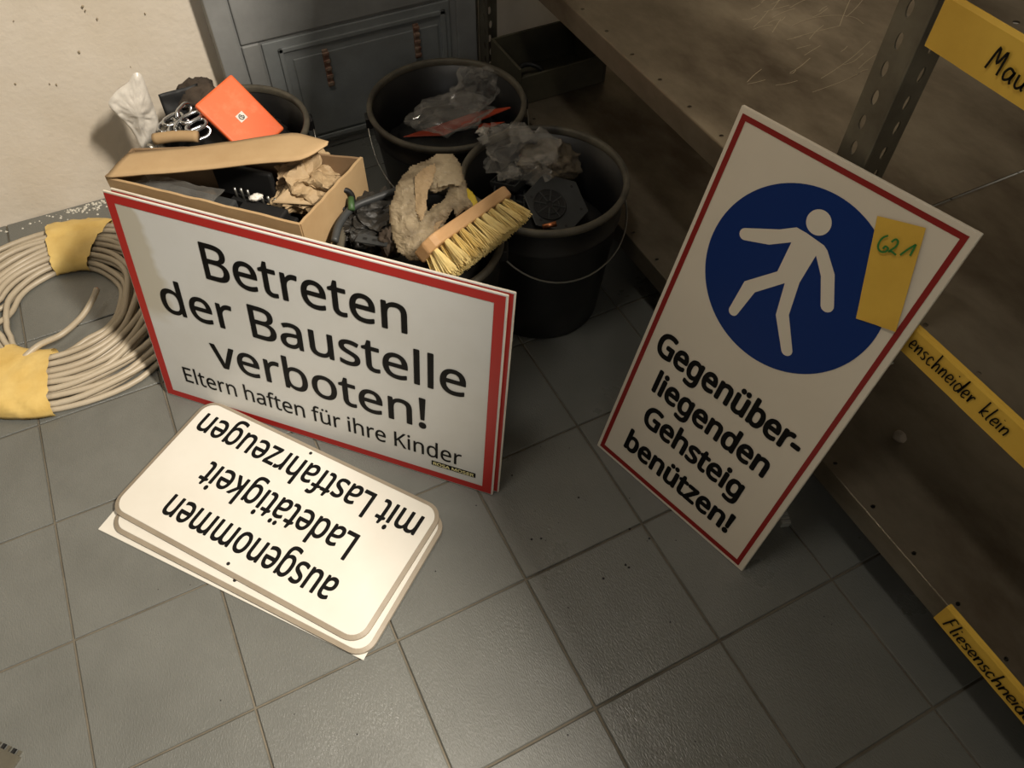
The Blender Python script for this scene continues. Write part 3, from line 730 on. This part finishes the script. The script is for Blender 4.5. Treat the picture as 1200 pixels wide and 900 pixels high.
lathe_fill(OB, .088, .262, M_dark, 'scrap_heap', 'dark mixed scrap filling the bucket behind the wide sign')
c = atz(607, 180, .268); tag(crumple('plastic_film', c, (.042, .05, .03), M_clear, None, 3, .45, 1.5, 4, .4, flat=True), 'crumpled shiny clear film over the rim of the bucket nearest the shelves', 'film')
c = atz(644, 190, .245); tag(crumple('plastic_bag', c, (.038, .036, .024), mat('grey_film', rgb(128, 116, 98), .2, alpha=.6, c2=rgb(90, 82, 68), nscale=40, bump=.6), None, 5, .35, 1.4, 5, -.5), 'dirty grey-brown plastic bag behind the hexagonal plate', 'bag')
p0, p1 = atz(636, 266, .262), atz(652, 262, .268); tag(tube('copper_pipe', [p0, p1], .0042, M_copper, None, 12), 'short copper pipe end at the rim of the bucket nearest the shelves', 'pipe')

# ---- far bucket contents
c = atz(548, 150, .165)
def plate(name, px, zs, t_, m, label, cat):
    P = [atz(a, b, z) for (a, b), z in zip(px, zs)]; n = (P[1] - P[0]).cross(P[2] - P[0]).normalized()
    vs = [p - n * t_ for p in P] + P; N = len(P)
    o = wmesh(name, vs, [(i, (i + 1) % N, N + (i + 1) % N, N + i) for i in range(N)] + [tuple(range(N))[::-1], tuple(range(N, 2 * N))], m); bevel(o, .001, 1); return tag(o, label, cat)
plate('orange_sheet', [(472, 160), (520, 158), (603, 124), (560, 130)], [.168, .172, .185, .178], .003, M_terra, 'upper orange sheet lying in the bucket in front of the cabinet', 'sheet')
plate('orange_sheet', [(482, 166), (545, 160), (592, 142), (520, 148)], [.158, .163, .168, .160], .003, M_terra, 'lower orange sheet lying in the bucket in front of the cabinet', 'sheet')
c = atz(528, 133, .205); tag(crumple('plastic_bag', c, (.062, .036, .022), M_clear, None, 8, .35, 1.3, 4, -.15, flat=True), 'crumpled clear bag lying on the orange sheets', 'bag')
c = atz(556, 105, .212); tag(crumple('plastic_film', c, (.038, .028, .032), M_clear, None, 9, .45, 1.5, 4, .3, flat=True), 'upright tuft of crumpled clear film behind the orange sheets', 'film')
c = atz(566, 154, .19); tag(crumple('paper_scrap', c, (.011, .007, .006), M_milky, None, 12, .4, 2, 3), 'small white scrap on the orange sheets', 'paper')

# ---- left bucket contents
A, B_, D_ = atz(228, 123, .30), atz(271, 86, .314), atz(334, 150, .232)
ob = thing('orange_box', 'bright orange flat box with a small white sticker in the corner bucket', 'box', tuple(A))
u = (B_ - A); v = (D_ - B_); wu, wv = u.length, v.length; u.normalize(); v = (v - u * v.dot(u)).normalized(); n = u.cross(v); n = n if n.z > 0 else -n
bevel(wmesh('lid', boxv(A, u, v, n, 0, wu, 0, wv, -.012, 0), BF if u.cross(v).dot(n) > 0 else [f[::-1] for f in BF], M_orange, ob), .004, 3)
bevel(wmesh('tray', boxv(A, u, v, n, .003, wu - .003, .003, wv - .003, -.038, -.0125), BF if u.cross(v).dot(n) > 0 else [f[::-1] for f in BF], M_grey, ob), .003)
sc_ = onp(283, 137, n, A); us = u
wmesh('sticker', boxv(sc_, u, v, n, -.008, .008, -.007, .007, -.001, .0006), BF if u.cross(v).dot(n) > 0 else [f[::-1] for f in BF], M_white, ob)['label'] = 'small white sticker with a dark emblem'
ring = [[( .0045 * math.cos(a), .0045 * math.sin(a)) for a in [2 * PI * k / 10 for k in range(9)]], [(-.002, -.002), (.002, .003)], [(.0, -.003), (.003, 0)]]
ribbon(ring, (sc_, u, v, n), .0014, M_black, ob, 'emblem', .0011)
# chain links
ch = thing('chain', 'bright zinc chain links heaped beside the orange box', 'chain', tuple(atz(212, 142, .27)))
def linkpts(c, u, v, a, b): return [c + u * a * math.cos(t) * 1.0 + v * b * math.sin(t) + u * (.35 * a if math.cos(t) > 0 else -.35 * a) for t in [2 * PI * k / 24 for k in range(24)]]
for i, (px, py, z, rz, tl) in enumerate(((203, 140, .278, .5, .2), (214, 148, .275, .9, .9), (224, 138, .282, .35, .1), (216, 131, .286, .8, 1.2), (230, 147, .276, .45, .3), (205, 153, .268, 1.2, .8), (196, 147, .268, .7, .3), (234, 156, .262, .2, .9))):
    R = Matrix.Rotation(rz, 3, 'Z') @ Matrix.Rotation(tl, 3, 'X'); tube('chain_link', linkpts(atz(px, py, z), R @ X, R @ Y, .014, .0095), .0033, M_chain, ch, 8, True)
a0, a1 = atz(181, 163, .265), atz(232, 160, .27)
o = tag(tube('cardboard_tube', catmull([a0, (a0 + a1) / 2 + Z * .003, a1], 4), .0095, M_card, None, 12), 'tan cardboard roll between the chain and the carton flap', 'roll')
o = tag(tube('steel_bolt', [atz(172, 172, .255), atz(182, 174, .25)], .006, M_wire, None, 10), 'dull steel bolt end below the cardboard roll', 'bolt')
tag(crumple('work_glove', atz(232, 112, .255), (.034, .03, .022), M_glove, None, 21, .3, 1.6, 4, .4), 'brown cloth glove at the back of the corner bucket', 'glove')
# black bag edge
sheet('black_bag', [atz(186, 112, .285), atz(232, 98, .285), atz(232, 135, .235), atz(197, 142, .24)], M_dark, None, 12, 8, .004, 20, 3, thick=.001)
tag(bpy.data.objects['black_bag'], 'black plastic bag standing in the corner bucket beside the white bag', 'bag')
# white bag against the wall
Yb = .40
wp = [aty(*q, Yb) for q in ((126, 120), (150, 88), (182, 118), (192, 160))]
def blob_sheet(name, outline, m, seed, amp, depth, label, cat, Yp=None):
    """bag: outline (px) on plane y=Yp, inflated and creased"""
    P = [aty(a, b, Yp) for a, b in outline]; c = sum(P, Vector()) / len(P); ring = catmull(P, 8, True); N = len(ring); K = 12; vs = []; fs = []
    for side in (-1, 1):
        for k in range(K + 1):
            f = k / K
            for p in ring:
                q = c + (p - c) * (1 - f); th = depth * math.sqrt(max(0, 1 - (1 - f) ** 2)) * side
                q = q + Vector((0, -th, 0)) + Vector((noise.noise(q * 30 + Vector((seed, 0, 0))), 1.5 * fbm(q + Vector((seed, 0, 0)), 28, 4, True), noise.noise(q * 30 + Vector((0, seed, 0))))) * amp * min(1, f * 3 + .2) * min(1, (1 - f) * 2.5)
                vs.append(q)
    for s in range(2):
        for k in range(K):
            for i in range(N):
                j = (i + 1) % N; b = s * (K + 1) * N; f = (b + k * N + i, b + k * N + j, b + (k + 1) * N + j, b + (k + 1) * N + i); fs.append(f if s else f[::-1])
    return tag(wmesh(name, vs, fs, m, None, True), label, cat)
blob_sheet('white_bag', ((127, 122), (136, 108), (150, 97), (157, 86), (166, 88), (174, 108), (183, 132), (186, 150), (180, 172), (168, 178), (158, 160), (150, 148), (138, 136)), M_milky, 2, .0032, .018, 'milky white plastic bag standing up against the wall beside the corner bucket', 'bag', Yb)

# ------------------------------------------------------------------ cardboard carton
FL, FR, BR, BL = Vector((.2665, .0475, 0)), Vector((.479, -.164, 0)), Vector((.602, -.063, 0)), Vector((.312, .098, 0))
ct = thing('cardboard_box', 'open brown cardboard carton behind the wide sign, one long flap sticking up', 'box', tuple((FL + BR) / 2))
def cwall(p, q, h0, h1, name='wall', bow=0., m=M_card, z0=.003):
    n = 24; vs = []; fs = []; d = (q - p).normalized(); nn = Vector((-d.y, d.x, 0))
    for i in range(n + 1):
        t = i / n; h = h0 + (h1 - h0) * t + .0022 * noise.noise(Vector((t * 9, p.x * 9, 0)))
        for k in range(7):
            s = k / 6; vs.append(p.lerp(q, t) + nn * (bow * math.sin(PI * t) * s) + Z * (z0 + (h - z0) * s))
    for i in range(n):
        for k in range(6): a = i * 7 + k; fs.append((a, a + 7, a + 8, a + 1))
    o = wmesh(name, vs, fs, m, ct); solid(o, .004); return o
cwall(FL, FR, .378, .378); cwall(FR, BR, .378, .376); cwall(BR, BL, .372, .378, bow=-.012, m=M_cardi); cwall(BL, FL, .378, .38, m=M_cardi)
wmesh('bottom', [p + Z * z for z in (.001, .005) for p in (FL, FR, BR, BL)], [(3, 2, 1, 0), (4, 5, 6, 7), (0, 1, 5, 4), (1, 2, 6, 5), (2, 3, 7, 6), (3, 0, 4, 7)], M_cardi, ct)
# the long flap: hinge line (far) and free edge (near)
up = [((151, 180), .384), ((210, 174), .388), ((275, 166), .393), ((335, 157), .398), ((362, 160), .402), ((385, 167), .405)]
dn = [((124, 208), .383), ((180, 204), .386), ((240, 199), .390), ((300, 192), .394), ((352, 187), .400), ((384, 170), .405)]
U_ = catmull([atz(*a, z) for a, z in up], 5); D2 = catmull([atz(*a, z) for a, z in dn], 5); K = 6; vs = []; fs = []
for i in range(len(U_)):
    for k in range(K + 1):
        p = U_[i].lerp(D2[i], k / K); vs.append(p + Z * (.002 * math.sin(PI * k / K) + .0008 * fbm(p, 25, 3)))
for i in range(len(U_) - 1):
    for k in range(K): a = i * (K + 1) + k; fs.append((a, a + K + 1, a + K + 2, a + 1))
solid(wmesh('flap', vs, fs, M_card, ct, True), .003)
# inside
tag(crumple('kraft_paper', atz(362, 215, .335), (.042, .035, .028), M_kraft, None, 31, .42, 1.1, 5, .3, flat=True), 'crumpled tan packing paper in the right end of the cardboard carton', 'paper')
tag(sheet('kraft_sheet', [atz(318, 237, .35), atz(352, 208, .365), atz(385, 190, .355), atz(372, 240, .335)], M_kraft, None, 12, 10, .004, 16, 4, thick=.001), 'smooth tan paper fold lying over the packing paper in the carton', 'paper')
bx = atz(215, 245, .30); R = Matrix.Rotation(-.78, 3, 'Z'); 
def cbox(name, c, u, v, n, a, b, c_, m, label, cat):
    o = tag(wmesh(name, boxv(c, u, v, n, -a, a, -b, b, -c_, c_), BF, m), label, cat); bevel(o, .003); return o
U45 = Vector((.70, -.714, 0)).normalized(); V45 = Z.cross(U45)
cen = (FL + FR + BR + BL) / 4
cbox('grey_case', FL.lerp(FR, .32) + V45 * .030 + Z * .327, U45, V45, Z, .072, .018, .02, M_grey, 'dark grey plastic case in the left half of the cardboard carton', 'case')
cbox('black_case', FL.lerp(FR, .68) + V45 * .045 + Z * .322, U45, V45, Z, .035, .018, .015, M_dark, 'black case in the middle of the cardboard carton', 'case')
M_slv = mat('grey_label', rgb(120, 112, 100), .4)
kit = thing('screw_set', 'row of thin steel bits standing in a black holder in the carton', 'tool set', tuple(FL.lerp(FR, .66) + V45 * .075 + Z * .3065))
kb = FL.lerp(FR, .60) + V45 * .078 + Z * .3065
wmesh('holder', boxv(kb, U45, V45, Z, -.045, .045, -.008, .008, 0, .014), BF, M_dark, kit)
for i in range(8):
    p = kb + U45 * (-.038 + i * .011) + Z * .014; tube('bit', [p, p + Z * random.uniform(.012, .022)], .002, M_wire, kit, 6)
tag(sheet('clear_sheet', [FL.lerp(FR, .06) + V45 * .015 + Z * .355, FL.lerp(FR, .5) + V45 * .015 + Z * .353, FL.lerp(FR, .5) + V45 * .05 + Z * .352, FL.lerp(FR, .08) + V45 * .045 + Z * .353], M_clear, None, 18, 8, .004, 20, 5), 'clear film sheet over the grey case in the carton', 'film')
tag(crumple('white_scrap', atz(300, 231, .345), (.008, .005, .004), M_white, None, 33, .3, 2, 3), 'small white scrap beside the packing paper in the carton', 'paper')
cbox('shade_panel', FL.lerp(FR, .50) + V45 * .096 + Z * .336, U45, V45, Z, .050, .005, .028, M_dark, 'upright black panel added as flap shade along the back of the cardboard carton', 'shade panel')  # black panel added to darken the carton's back, where the flap's shade falls
cbox('support_block', cen + Z * .155, U45, V45, Z, .085, .027, .15, M_dark, 'large dark block filling the lower part of the carton', 'block')

# ------------------------------------------------------------------ bucket behind the sign: contents
gh = [atz(*q, z) for q, z in (((392, 283), .33), ((398, 262), .335), ((414, 243), .335), ((440, 232), .335), ((470, 222), .335), ((492, 218), .332))]
tag(tube('grey_hose', catmull(gh, 6), .0055, M_grey, None, 10), 'dark grey hose lying along the rim of the bucket behind the wide sign', 'hose')
tag(crumple('black_net', atz(436, 258, .305), (.045, .04, .022), mat('net_black', rgb(30, 30, 28), .5, c2=rgb(60, 56, 50), nscale=90, bump=.8), None, 41, .4, 2.2, 5, flat=True), 'heap of crumpled black net left of the torn paper bag', 'net')
cl = tag(tube('green_clip', [atz(411, 232, .345), atz(412, 246, .34)], .0048, M_gp, None, 8), 'small green clip on the hose beside the carton', 'clip')
tag(tube('black_coil', [atz(404, 234, .343) + Vector((.012 * math.cos(a), .004 * math.sin(a), .014 * math.sin(a))) for a in [2 * PI * k / 20 for k in range(20)]], .004, M_dark, None, 8, True), 'small black loop beside the green clip', 'loop')
gp = thing('slotted_bar', 'grey slotted plastic bar low in front of the torn paper bag', 'bar', tuple(atz(438, 280, .33)))
a = atz(418, 278, .335); b_ = atz(455, 284, .335); d = (b_ - a).normalized(); s_ = Z.cross(d)
wmesh('bar', boxv(a, d, s_, Z, 0, (b_ - a).length, -.008, .008, -.002, 0), BF, M_grey, gp)
for k in range(3): wmesh('slot', [a + d * (.012 + k * .014 + q[0]) + s_ * q[1] + Z * .0005 for q in ((-.003, -.002), (.003, -.002), (.003, .002), (-.003, .002))], [(0, 1, 2, 3)], M_dark, gp)
# torn paper bag: a crumpled arch and a lower lump
def bagband(path, zs, wd, seed, m=M_bag, name='paper_fold', parent=None, th=.012):
    P = catmull([atz(a, b, z) for (a, b), z in zip(path, zs)], 12); n = len(P); K = 30; vs = []; fs = []; th = th * .6
    for i in range(n):
        t = (P[min(i + 1, n - 1)] - P[max(0, i - 1)]).normalized(); vd = (RC - P[i]).normalized(); s = t.cross(vd).normalized(); e = s.cross(t).normalized()
        wi = wd[int(i / (n - 1) * (len(wd) - 1))] if i == n - 1 else wd[int(i / (n - 1) * (len(wd) - 1))] * (1 - ((i / (n - 1)) * (len(wd) - 1)) % 1) + wd[min(len(wd) - 1, int(i / (n - 1) * (len(wd) - 1)) + 1)] * (((i / (n - 1)) * (len(wd) - 1)) % 1)
        wl = wi * (1 + .38 * noise.noise(Vector((i * .35, seed, 1)))); wr = wi * (1 + .38 * noise.noise(Vector((i * .35, seed, 7))))
        for k in range(K):
            a = 2 * PI * k / K; wi = wl if math.cos(a) < 0 else wr; base = P[i] + s * (wi * math.cos(a)) + e * (th * math.sin(a))
            dd = fbm(base + Vector((seed, seed, 0)), 17, 4, True); cr2 = noise.noise(base * 55 + Vector((seed, 0, 3))); vs.append(base + e * (math.copysign(1, math.sin(a)) * min(.0055, wi * .5) * (dd - .6) + .003 * cr2) + s * (.003 * cr2 * math.cos(a)))
    for i in range(n - 1):
        for k in range(K):
            k2 = (k + 1) % K; fs.append((i * K + k, i * K + k2, (i + 1) * K + k2, (i + 1) * K + k))
    fs.append(tuple(range(K))[::-1]); fs.append(tuple((n - 1) * K + k for k in range(K)))
    return wmesh(name, vs, fs, m, parent, False)
pbg = thing('paper_bag', 'torn crumpled grey-brown paper sack arching up behind the scrubbing brush', 'bag', tuple(atz(495, 260, .34)))
def torn(name, outline, holes, ztop, zbot, infl, amp, m, parent, seed=0, step=1.8, lift=0.):
    def ins(x, y, pl_):
        c = False; n = len(pl_)
        for a in range(n):
            x1, y1 = pl_[a]; x2, y2 = pl_[(a + 1) % n]
            if (y1 > y) != (y2 > y) and x < (x2 - x1) * (y - y1) / (y2 - y1) + x1: c = not c
        return c
    def dist(x, y, pl_):
        d = 1e9; n = len(pl_)
        for a in range(n):
            p = Vector(pl_[a]); q = Vector(pl_[(a + 1) % n]); t = max(0, min(1, (Vector((x, y)) - p).dot(q - p) / (q - p).length_squared)); d = min(d, (Vector((x, y)) - p - (q - p) * t).length)
        return d
    xs = [p[0] for p in outline]; ys = [p[1] for p in outline]; x0, x1, y0, y1 = min(xs), max(xs), min(ys), max(ys)
    idx = {}; vs = []; fs = []; nx_, ny_ = int((x1 - x0) / step) + 2, int((y1 - y0) / step) + 2
    for j_ in range(ny_):
        for i_ in range(nx_):
            x = x0 + i_ * step; y = y0 + j_ * step
            if not ins(x, y, outline) or any(ins(x, y, h) for h in holes): continue
            d = min([dist(x, y, outline)] + [dist(x, y, h) for h in holes]); z = ztop + (zbot - ztop) * (y - y0) / (y1 - y0)
            p = atz(x, y, z); vd = (RC - p).normalized(); o3 = Vector((seed, seed, seed))
            h = infl * math.sqrt(min(1, d / 13)) + amp * (fbm(p + o3, 21, 4, True) - .6) + amp * .35 * abs(noise.noise(p * 110 + o3)) + lift
            idx[(i_, j_)] = len(vs); vs.append(p + vd * h + vd.cross(Z).normalized() * (.0016 * noise.noise(p * 90)))
    for (i_, j_), a in idx.items():
        q = [idx.get(k_) for k_ in ((i_ + 1, j_), (i_ + 1, j_ + 1), (i_, j_ + 1))]
        if None not in q: fs.append((a, q[0], q[1])); fs.append((a, q[1], q[2]))
        elif q[0] is not None and q[2] is not None: fs.append((a, q[0], q[2]))
    o = wmesh(name, vs, fs, m, parent, False); solid(o, .0012); return o
torn('paper_shell', [(457, 262), (457, 240), (465, 214), (480, 195), (500, 187), (512, 180), (531, 179), (541, 192), (545, 210), (552, 226), (562, 240), (557, 251), (543, 247), (532, 257), (518, 276), (503, 304), (480, 306), (466, 296), (460, 280)],
     [[(498, 222), (510, 227), (526, 220), (520, 233), (510, 240), (501, 247)], [(521, 262), (531, 246), (533, 254), (525, 268)]], .380, .335, .016, .0055, M_bag, pbg, 2)
torn('paper_fold', [(487, 204), (497, 196), (512, 190), (510, 206), (503, 222), (499, 250), (494, 262), (487, 250), (485, 226)], [], .378, .352, .006, .004, M_kraft, pbg, 5, lift=.017)
torn('paper_fold', [(513, 203), (528, 198), (543, 203), (541, 219), (527, 217), (513, 221)], [], .372, .366, .006, .004, M_bag, pbg, 9, lift=.017)
torn('paper_fold', [(506, 240), (524, 236), (528, 246), (516, 264), (500, 296), (488, 298), (494, 270)], [], .352, .336, .006, .005, M_kraft, pbg, 12, lift=.014)
bagband([(547, 222), (553, 232), (558, 243)], [.370, .368, .364], [.003, .005, .003], 11, parent=pbg, m=mat('yellow_print', rgb(206, 180, 50), .6), name='yellow_patch', th=.003)['label'] = 'yellow printed patch'
tag(crumple('brown_rag', atz(458, 285, .325), (.014, .014, .02), M_glove, None, 51, .3, 2, 4), 'dark brown rag at the foot of the torn paper sack', 'rag')

# ------------------------------------------------------------------ scrubbing brush
L_ = atz(503, 300, .372); R_ = atz(592, 238, .352)
U = (R_ - L_).normalized(); ln = (R_ - L_).length + .012; L_ = L_ - U * .006
tgt = atz(600, 285, .335); mid = (L_ + R_) / 2; Bd = (atz(590, 296, .333) - mid); Bd = (Bd - U * Bd.dot(U)).normalized(); Wd = U.cross(Bd).normalized()
br = thing('scrubbing_brush', 'wooden scrubbing brush with pale yellow bristles lying across the bucket behind the sign', 'brush', tuple(mid))
hw = .027; th = .017
if Wd.z < 0: Wd = -Wd
prof = []
for k in range(25):
    t = k / 24; a = ln * t; e = min(t, 1 - t); wv = hw * (1 - .55 * max(0, (.1 - e) / .1) ** 2.2); prof.append((a, wv))
vs = []
for c_ in (0, th):
    for a, b in prof: vs.append(L_ + U * a + Wd * b - Bd * c_)
    for a, b in prof[::-1]: vs.append(L_ + U * a - Wd * b - Bd * c_)
N = 50
o = wmesh('brush_block', vs, [(i, (i + 1) % N, N + (i + 1) % N, N + i) for i in range(N)] + [tuple(range(N))[::-1], tuple(range(N, 2 * N))], M_wood, br); bevel(o, .003, 3)
bm = bmesh.new(); o.data.validate()
tufts = []
for var in range(4):
    vs = []; fs = []
    for q in range(64):
        a = random.uniform(0, 2 * PI); r0 = .0042 * math.sqrt(random.random()); r1 = r0 * 2.1 + random.uniform(0, .0022); hh = random.uniform(.032, .041)
        p0 = Vector((r0 * math.cos(a), r0 * math.sin(a), 0)); p1 = Vector((r1 * math.cos(a), r1 * math.sin(a), hh)); p1 += Vector((random.uniform(-1, 1), random.uniform(-1, 1), 0)) * .0012
        dd = .0009; b = len(vs); pm = p0.lerp(p1, .5) + Vector((0, 0, .001))
        for pc, rr in ((p0, dd), (pm, dd), (p1, dd * .6)):
            for z_ in range(3): vs.append(pc + Vector((rr * math.cos(z_ * 2.09), rr * math.sin(z_ * 2.09), 0)))
        for s in range(2):
            for z_ in range(3): z2 = (z_ + 1) % 3; fs.append((b + s * 3 + z_, b + s * 3 + z2, b + s * 3 + 3 + z2, b + s * 3 + 3 + z_))
        fs.append((b + 6, b + 7, b + 8))
    me = bpy.data.meshes.new('tuft'); me.from_pydata([tuple(v) for v in vs], [], fs); me.materials.append(M_brist); tufts.append(me)
Rm = Matrix((U, Bd.cross(U), Bd)).transposed()
for i in range(11):
    for j in range(5):
        if i in (0, 10) and j in (0, 4): continue
        a = ln * (.065 + .87 * i / 10); b = hw * (-.78 + 1.56 * j / 4)
        o = link('tuft', tufts[(i * 3 + j) % 4], None, br); P = L_ + U * a + Wd * b - Vector(br.location)
        tiltv = Matrix.Rotation((i - 5) * .035 + random.uniform(-.06, .06), 3, 'Y') @ Matrix.Rotation(-(j - 2) * .06 * (1 if Wd.dot(Bd.cross(U)) > 0 else -1) + random.uniform(-.06, .06), 3, 'X')
        o.matrix_local = Matrix.Translation(P) @ (Rm @ tiltv @ Matrix.Rotation(random.uniform(0, 6), 3, 'Z')).to_4x4()

# ------------------------------------------------------------------ cable coil
CC = Vector((.068, .232, 0)); cr_ = .0053
coil = thing('cable_coil', 'coil of pale grey cable on the floor bound with yellow tape beside the wall', 'cable', tuple(CC))
slots = []
for lay, (n, ph) in enumerate(((10, 0), (9, .5), (6, 1.6))):
    for k in range(n): slots.append(((k + ph - 4.5) * .0118, cr_ + lay * .0098))
random.shuffle(slots)
A_top = math.atan2(aty(78, 300, .35).y - CC.y, 0.0001)
pt = atz(80, 300, .03) - CC; pb_ = atz(28, 440, .02) - CC
A_top = math.atan2(pt.y, pt.x); A_bot = math.atan2(pb_.y, pb_.x)
def adist(a, b): return abs((a - b + PI) % (2 * PI) - PI)
def spread(th):
    k = min(adist(th, A_top) / .9, adist(th, A_bot) / .9, 1); return 1 + .28 * k
RM = .168
def cpos(s, th, ph=0.):
    u, w = s; f = spread(th); n1 = noise.noise(Vector((math.cos(th) * 1.3 + u * 60, math.sin(th) * 1.3, ph))) * .016 * (f - 1) / .28
    r = RM + u * f + n1 + .012 * math.cos(th - .9) ; z = max(cr_, w + noise.noise(Vector((math.cos(th) * 1.5, math.sin(th) * 1.5 + u * 50, 4))) * .005 * (1 if w > .01 else 0))
    return CC + Vector((r * math.cos(th), r * math.sin(th) * 1.02, z))
path = []
NS = 64
for i, s in enumerate(slots):
    nx_ = slots[(i + 1) % len(slots)]
    for k in range(NS):
        th = PI * 1.05 + 2 * PI * k / NS; t = max(0, (k / NS - .86) / .14); t = t * t * (3 - 2 * t)
        path.append(cpos((s[0] * (1 - t) + nx_[0] * t, s[1] * (1 - t) + nx_[1] * t), th))
tube('cable', path, cr_, M_cable, coil, 8)
e = [atz(2, 452, .022), atz(24, 424, .030), atz(45, 405, .034), atz(72, 392, .036), atz(95, 372, .036), atz(108, 352, .045), atz(114, 338, .055)]
tube('cable_end', catmull(e, 8), cr_, M_cable, coil, 10)
ee = catmull(e, 8)[-1]; dr = (e[-1] - e[-2]).normalized(); tube('copper_core', [ee - dr * .001, ee + dr * .0012], .0024, M_copper, coil, 8)
def wrap(th0, th1, seed, hw_, hh, m=M_tape):
    n = 18; K = 24; vs = []; fs = []
    for i in range(n + 1):
        th = th0 + (th1 - th0) * i / n
        for k in range(K + 1):
            a = PI * k / K * 1.16 - PI * .08; u_ = -math.cos(a) * hw_ ; z = .004 + hh * max(-.05, math.sin(a)) ** .6 if math.sin(a) > 0 else .003
            jag = .04 * noise.noise(Vector((k * .8, seed, 0))) * (1 if i in (0, n) else 0)
            t2 = th + jag; r = RM + u_ + .012 * math.cos(t2 - .9); p = CC + Vector((r * math.cos(t2), r * math.sin(t2) * 1.02, z))
            p += Vector((math.cos(t2), math.sin(t2), 1)) * .0022 * fbm(p + Vector((seed, 0, 0)), 30, 4, True); vs.append(p)
    for i in range(n):
        for k in range(K): a = i * (K + 1) + k; fs.append((a, a + 1, a + K + 2, a + K + 1))
    o = wmesh('tape', vs, fs, m, coil, True); o['label'] = 'yellow adhesive tape wrapped round the cable'; return o
def angof(px, py, z): p = atz(px, py, z) - CC; return math.atan2(p.y, p.x)
wrap(angof(104, 300, .03), angof(58, 300, .03), 3, .067, .031)
a0 = angof(62, 445, .02); a1 = angof(2, 410, .03); a1 = a1 if a1 < a0 else a1 - 2 * PI
wrap(a0, a1, 6, .069, .034)
# clear bag caught under the cable
tag(sheet('clear_bag', [CC + Vector((-.02, -.20, .004)), CC + Vector((.165, -.175, .004)), CC + Vector((.20, -.02, .004)), CC + Vector((.07, -.08, .006))], M_clear, None, 30, 24, .005, 26, 9), 'crumpled clear plastic bag under the lower right side of the cable coil', 'bag')
tag(tube('grommet', [atz(82, 458, .010) + Vector((.0, 0, 0)), atz(86, 459, .012)], .0055, M_clear, None, 12), 'small clear plastic plug in the clear bag under the cable coil', 'plug')

# ------------------------------------------------------------------ small things
p = atz(918, 606, .008); k = thing('plastic_block', 'small clear ribbed plastic block on the floor behind the pedestrian sign', 'block', (p.x, p.y, 0))
dd = Vector((.35, .94, 0)).normalized(); ss = Z.cross(dd)
M_cb = mat('clear_block', rgb(190, 190, 182), .2, alpha=.6, spec=.8)
bevel(wmesh('block', boxv((p.x, p.y, 0), dd, ss, Z, -.013, .013, -.007, .007, 0, .013), BF, M_cb, k), .001)
for q in range(4): wmesh('rib', boxv((p.x, p.y, .013), dd, ss, Z, -.011 + q * .006, -.008 + q * .006, -.006, .006, 0, .002), BF, M_cb, k)
p = onp(1037, 425, (1, 0, 0), (XF - .004, 0, 0))
o = wmesh('plastic_tag', boxv(p, Vector((0, .5, -.86)), Vector((0, .86, .5)), -X, -.012, .012, -.004, .004, -.001, .001), BF, M_cb); tag(o, 'small clear plastic tag hanging at the shelf edge behind the pedestrian sign', 'tag')
# object cut by the lower left corner of the picture
p = atz(8, 905, .004); st = thing('toothed_strip', 'grey toothed metal strip at the lower left corner of the floor', 'strip', (p.x, p.y, 0))
d = (atz(45, 893, 0) - atz(0, 872, 0)).normalized(); s_ = Z.cross(d); o0 = atz(-30, 862, 0)
wmesh('strip', boxv(o0, d, s_, Z, 0, .075, -.03, 0, 0, .004), BF, M_post, st)
for q in range(9): wmesh('tooth', boxv(o0, d, s_, Z, .004 + q * .008, .0075 + q * .008, 0, .006, 0, .004), BF, M_dark if q % 2 else M_post, st)
# thin wire on the floor right of the big sign
wp = [atz(*q) + Z * .002 for q in ((592, 378), (600, 384), (603, 394), (599, 402), (590, 404))]
tag(tube('wire_loop', catmull(wp, 6), .0008, M_wire, None, 6), 'thin wire loop on the floor at the right edge of the wide sign', 'wire')

# ------------------------------------------------------------------ pieces of parts hang below their part
def under(name, host, same=None):
    for o in list(C.objects):
        if o.name.split('.')[0] != name or o.parent is None: continue
        t = o.parent
        if t.parent is not None: continue
        hosts = [c for c in t.children if c.name.split('.')[0] == host and c is not o and c.type == 'MESH']
        if not hosts: continue
        cen = lambda q: sum((v.co for v in q.data.vertices), Vector()) / max(1, len(q.data.vertices))
        h = min(hosts, key=lambda q: (cen(q) - cen(o)).length)
        o.parent = h
under('knuckle', 'hinge'); under('handwriting', 'tape'); under('emblem', 'sticker'); under('number', 'paper'); under('copper_core', 'cable_end')
under('rib', 'base_plate'); under('rib', 'block'); under('slot', 'bar'); under('bit', 'holder'); under('tooth', 'strip'); under('hatch_panel', 'hatch_frame')
under('frame_rail', 'hatch_frame'); under('figure_head', 'walking_figure'); under('screw_hole', 'sign_face'); under('handle_lug', 'bucket_body')
for o in list(C.objects):
    if o.get('label', '').startswith('pale yellow lettering'):
        o.parent = [c for c in o.parent.children if c.name.startswith('maker_plate')][0]
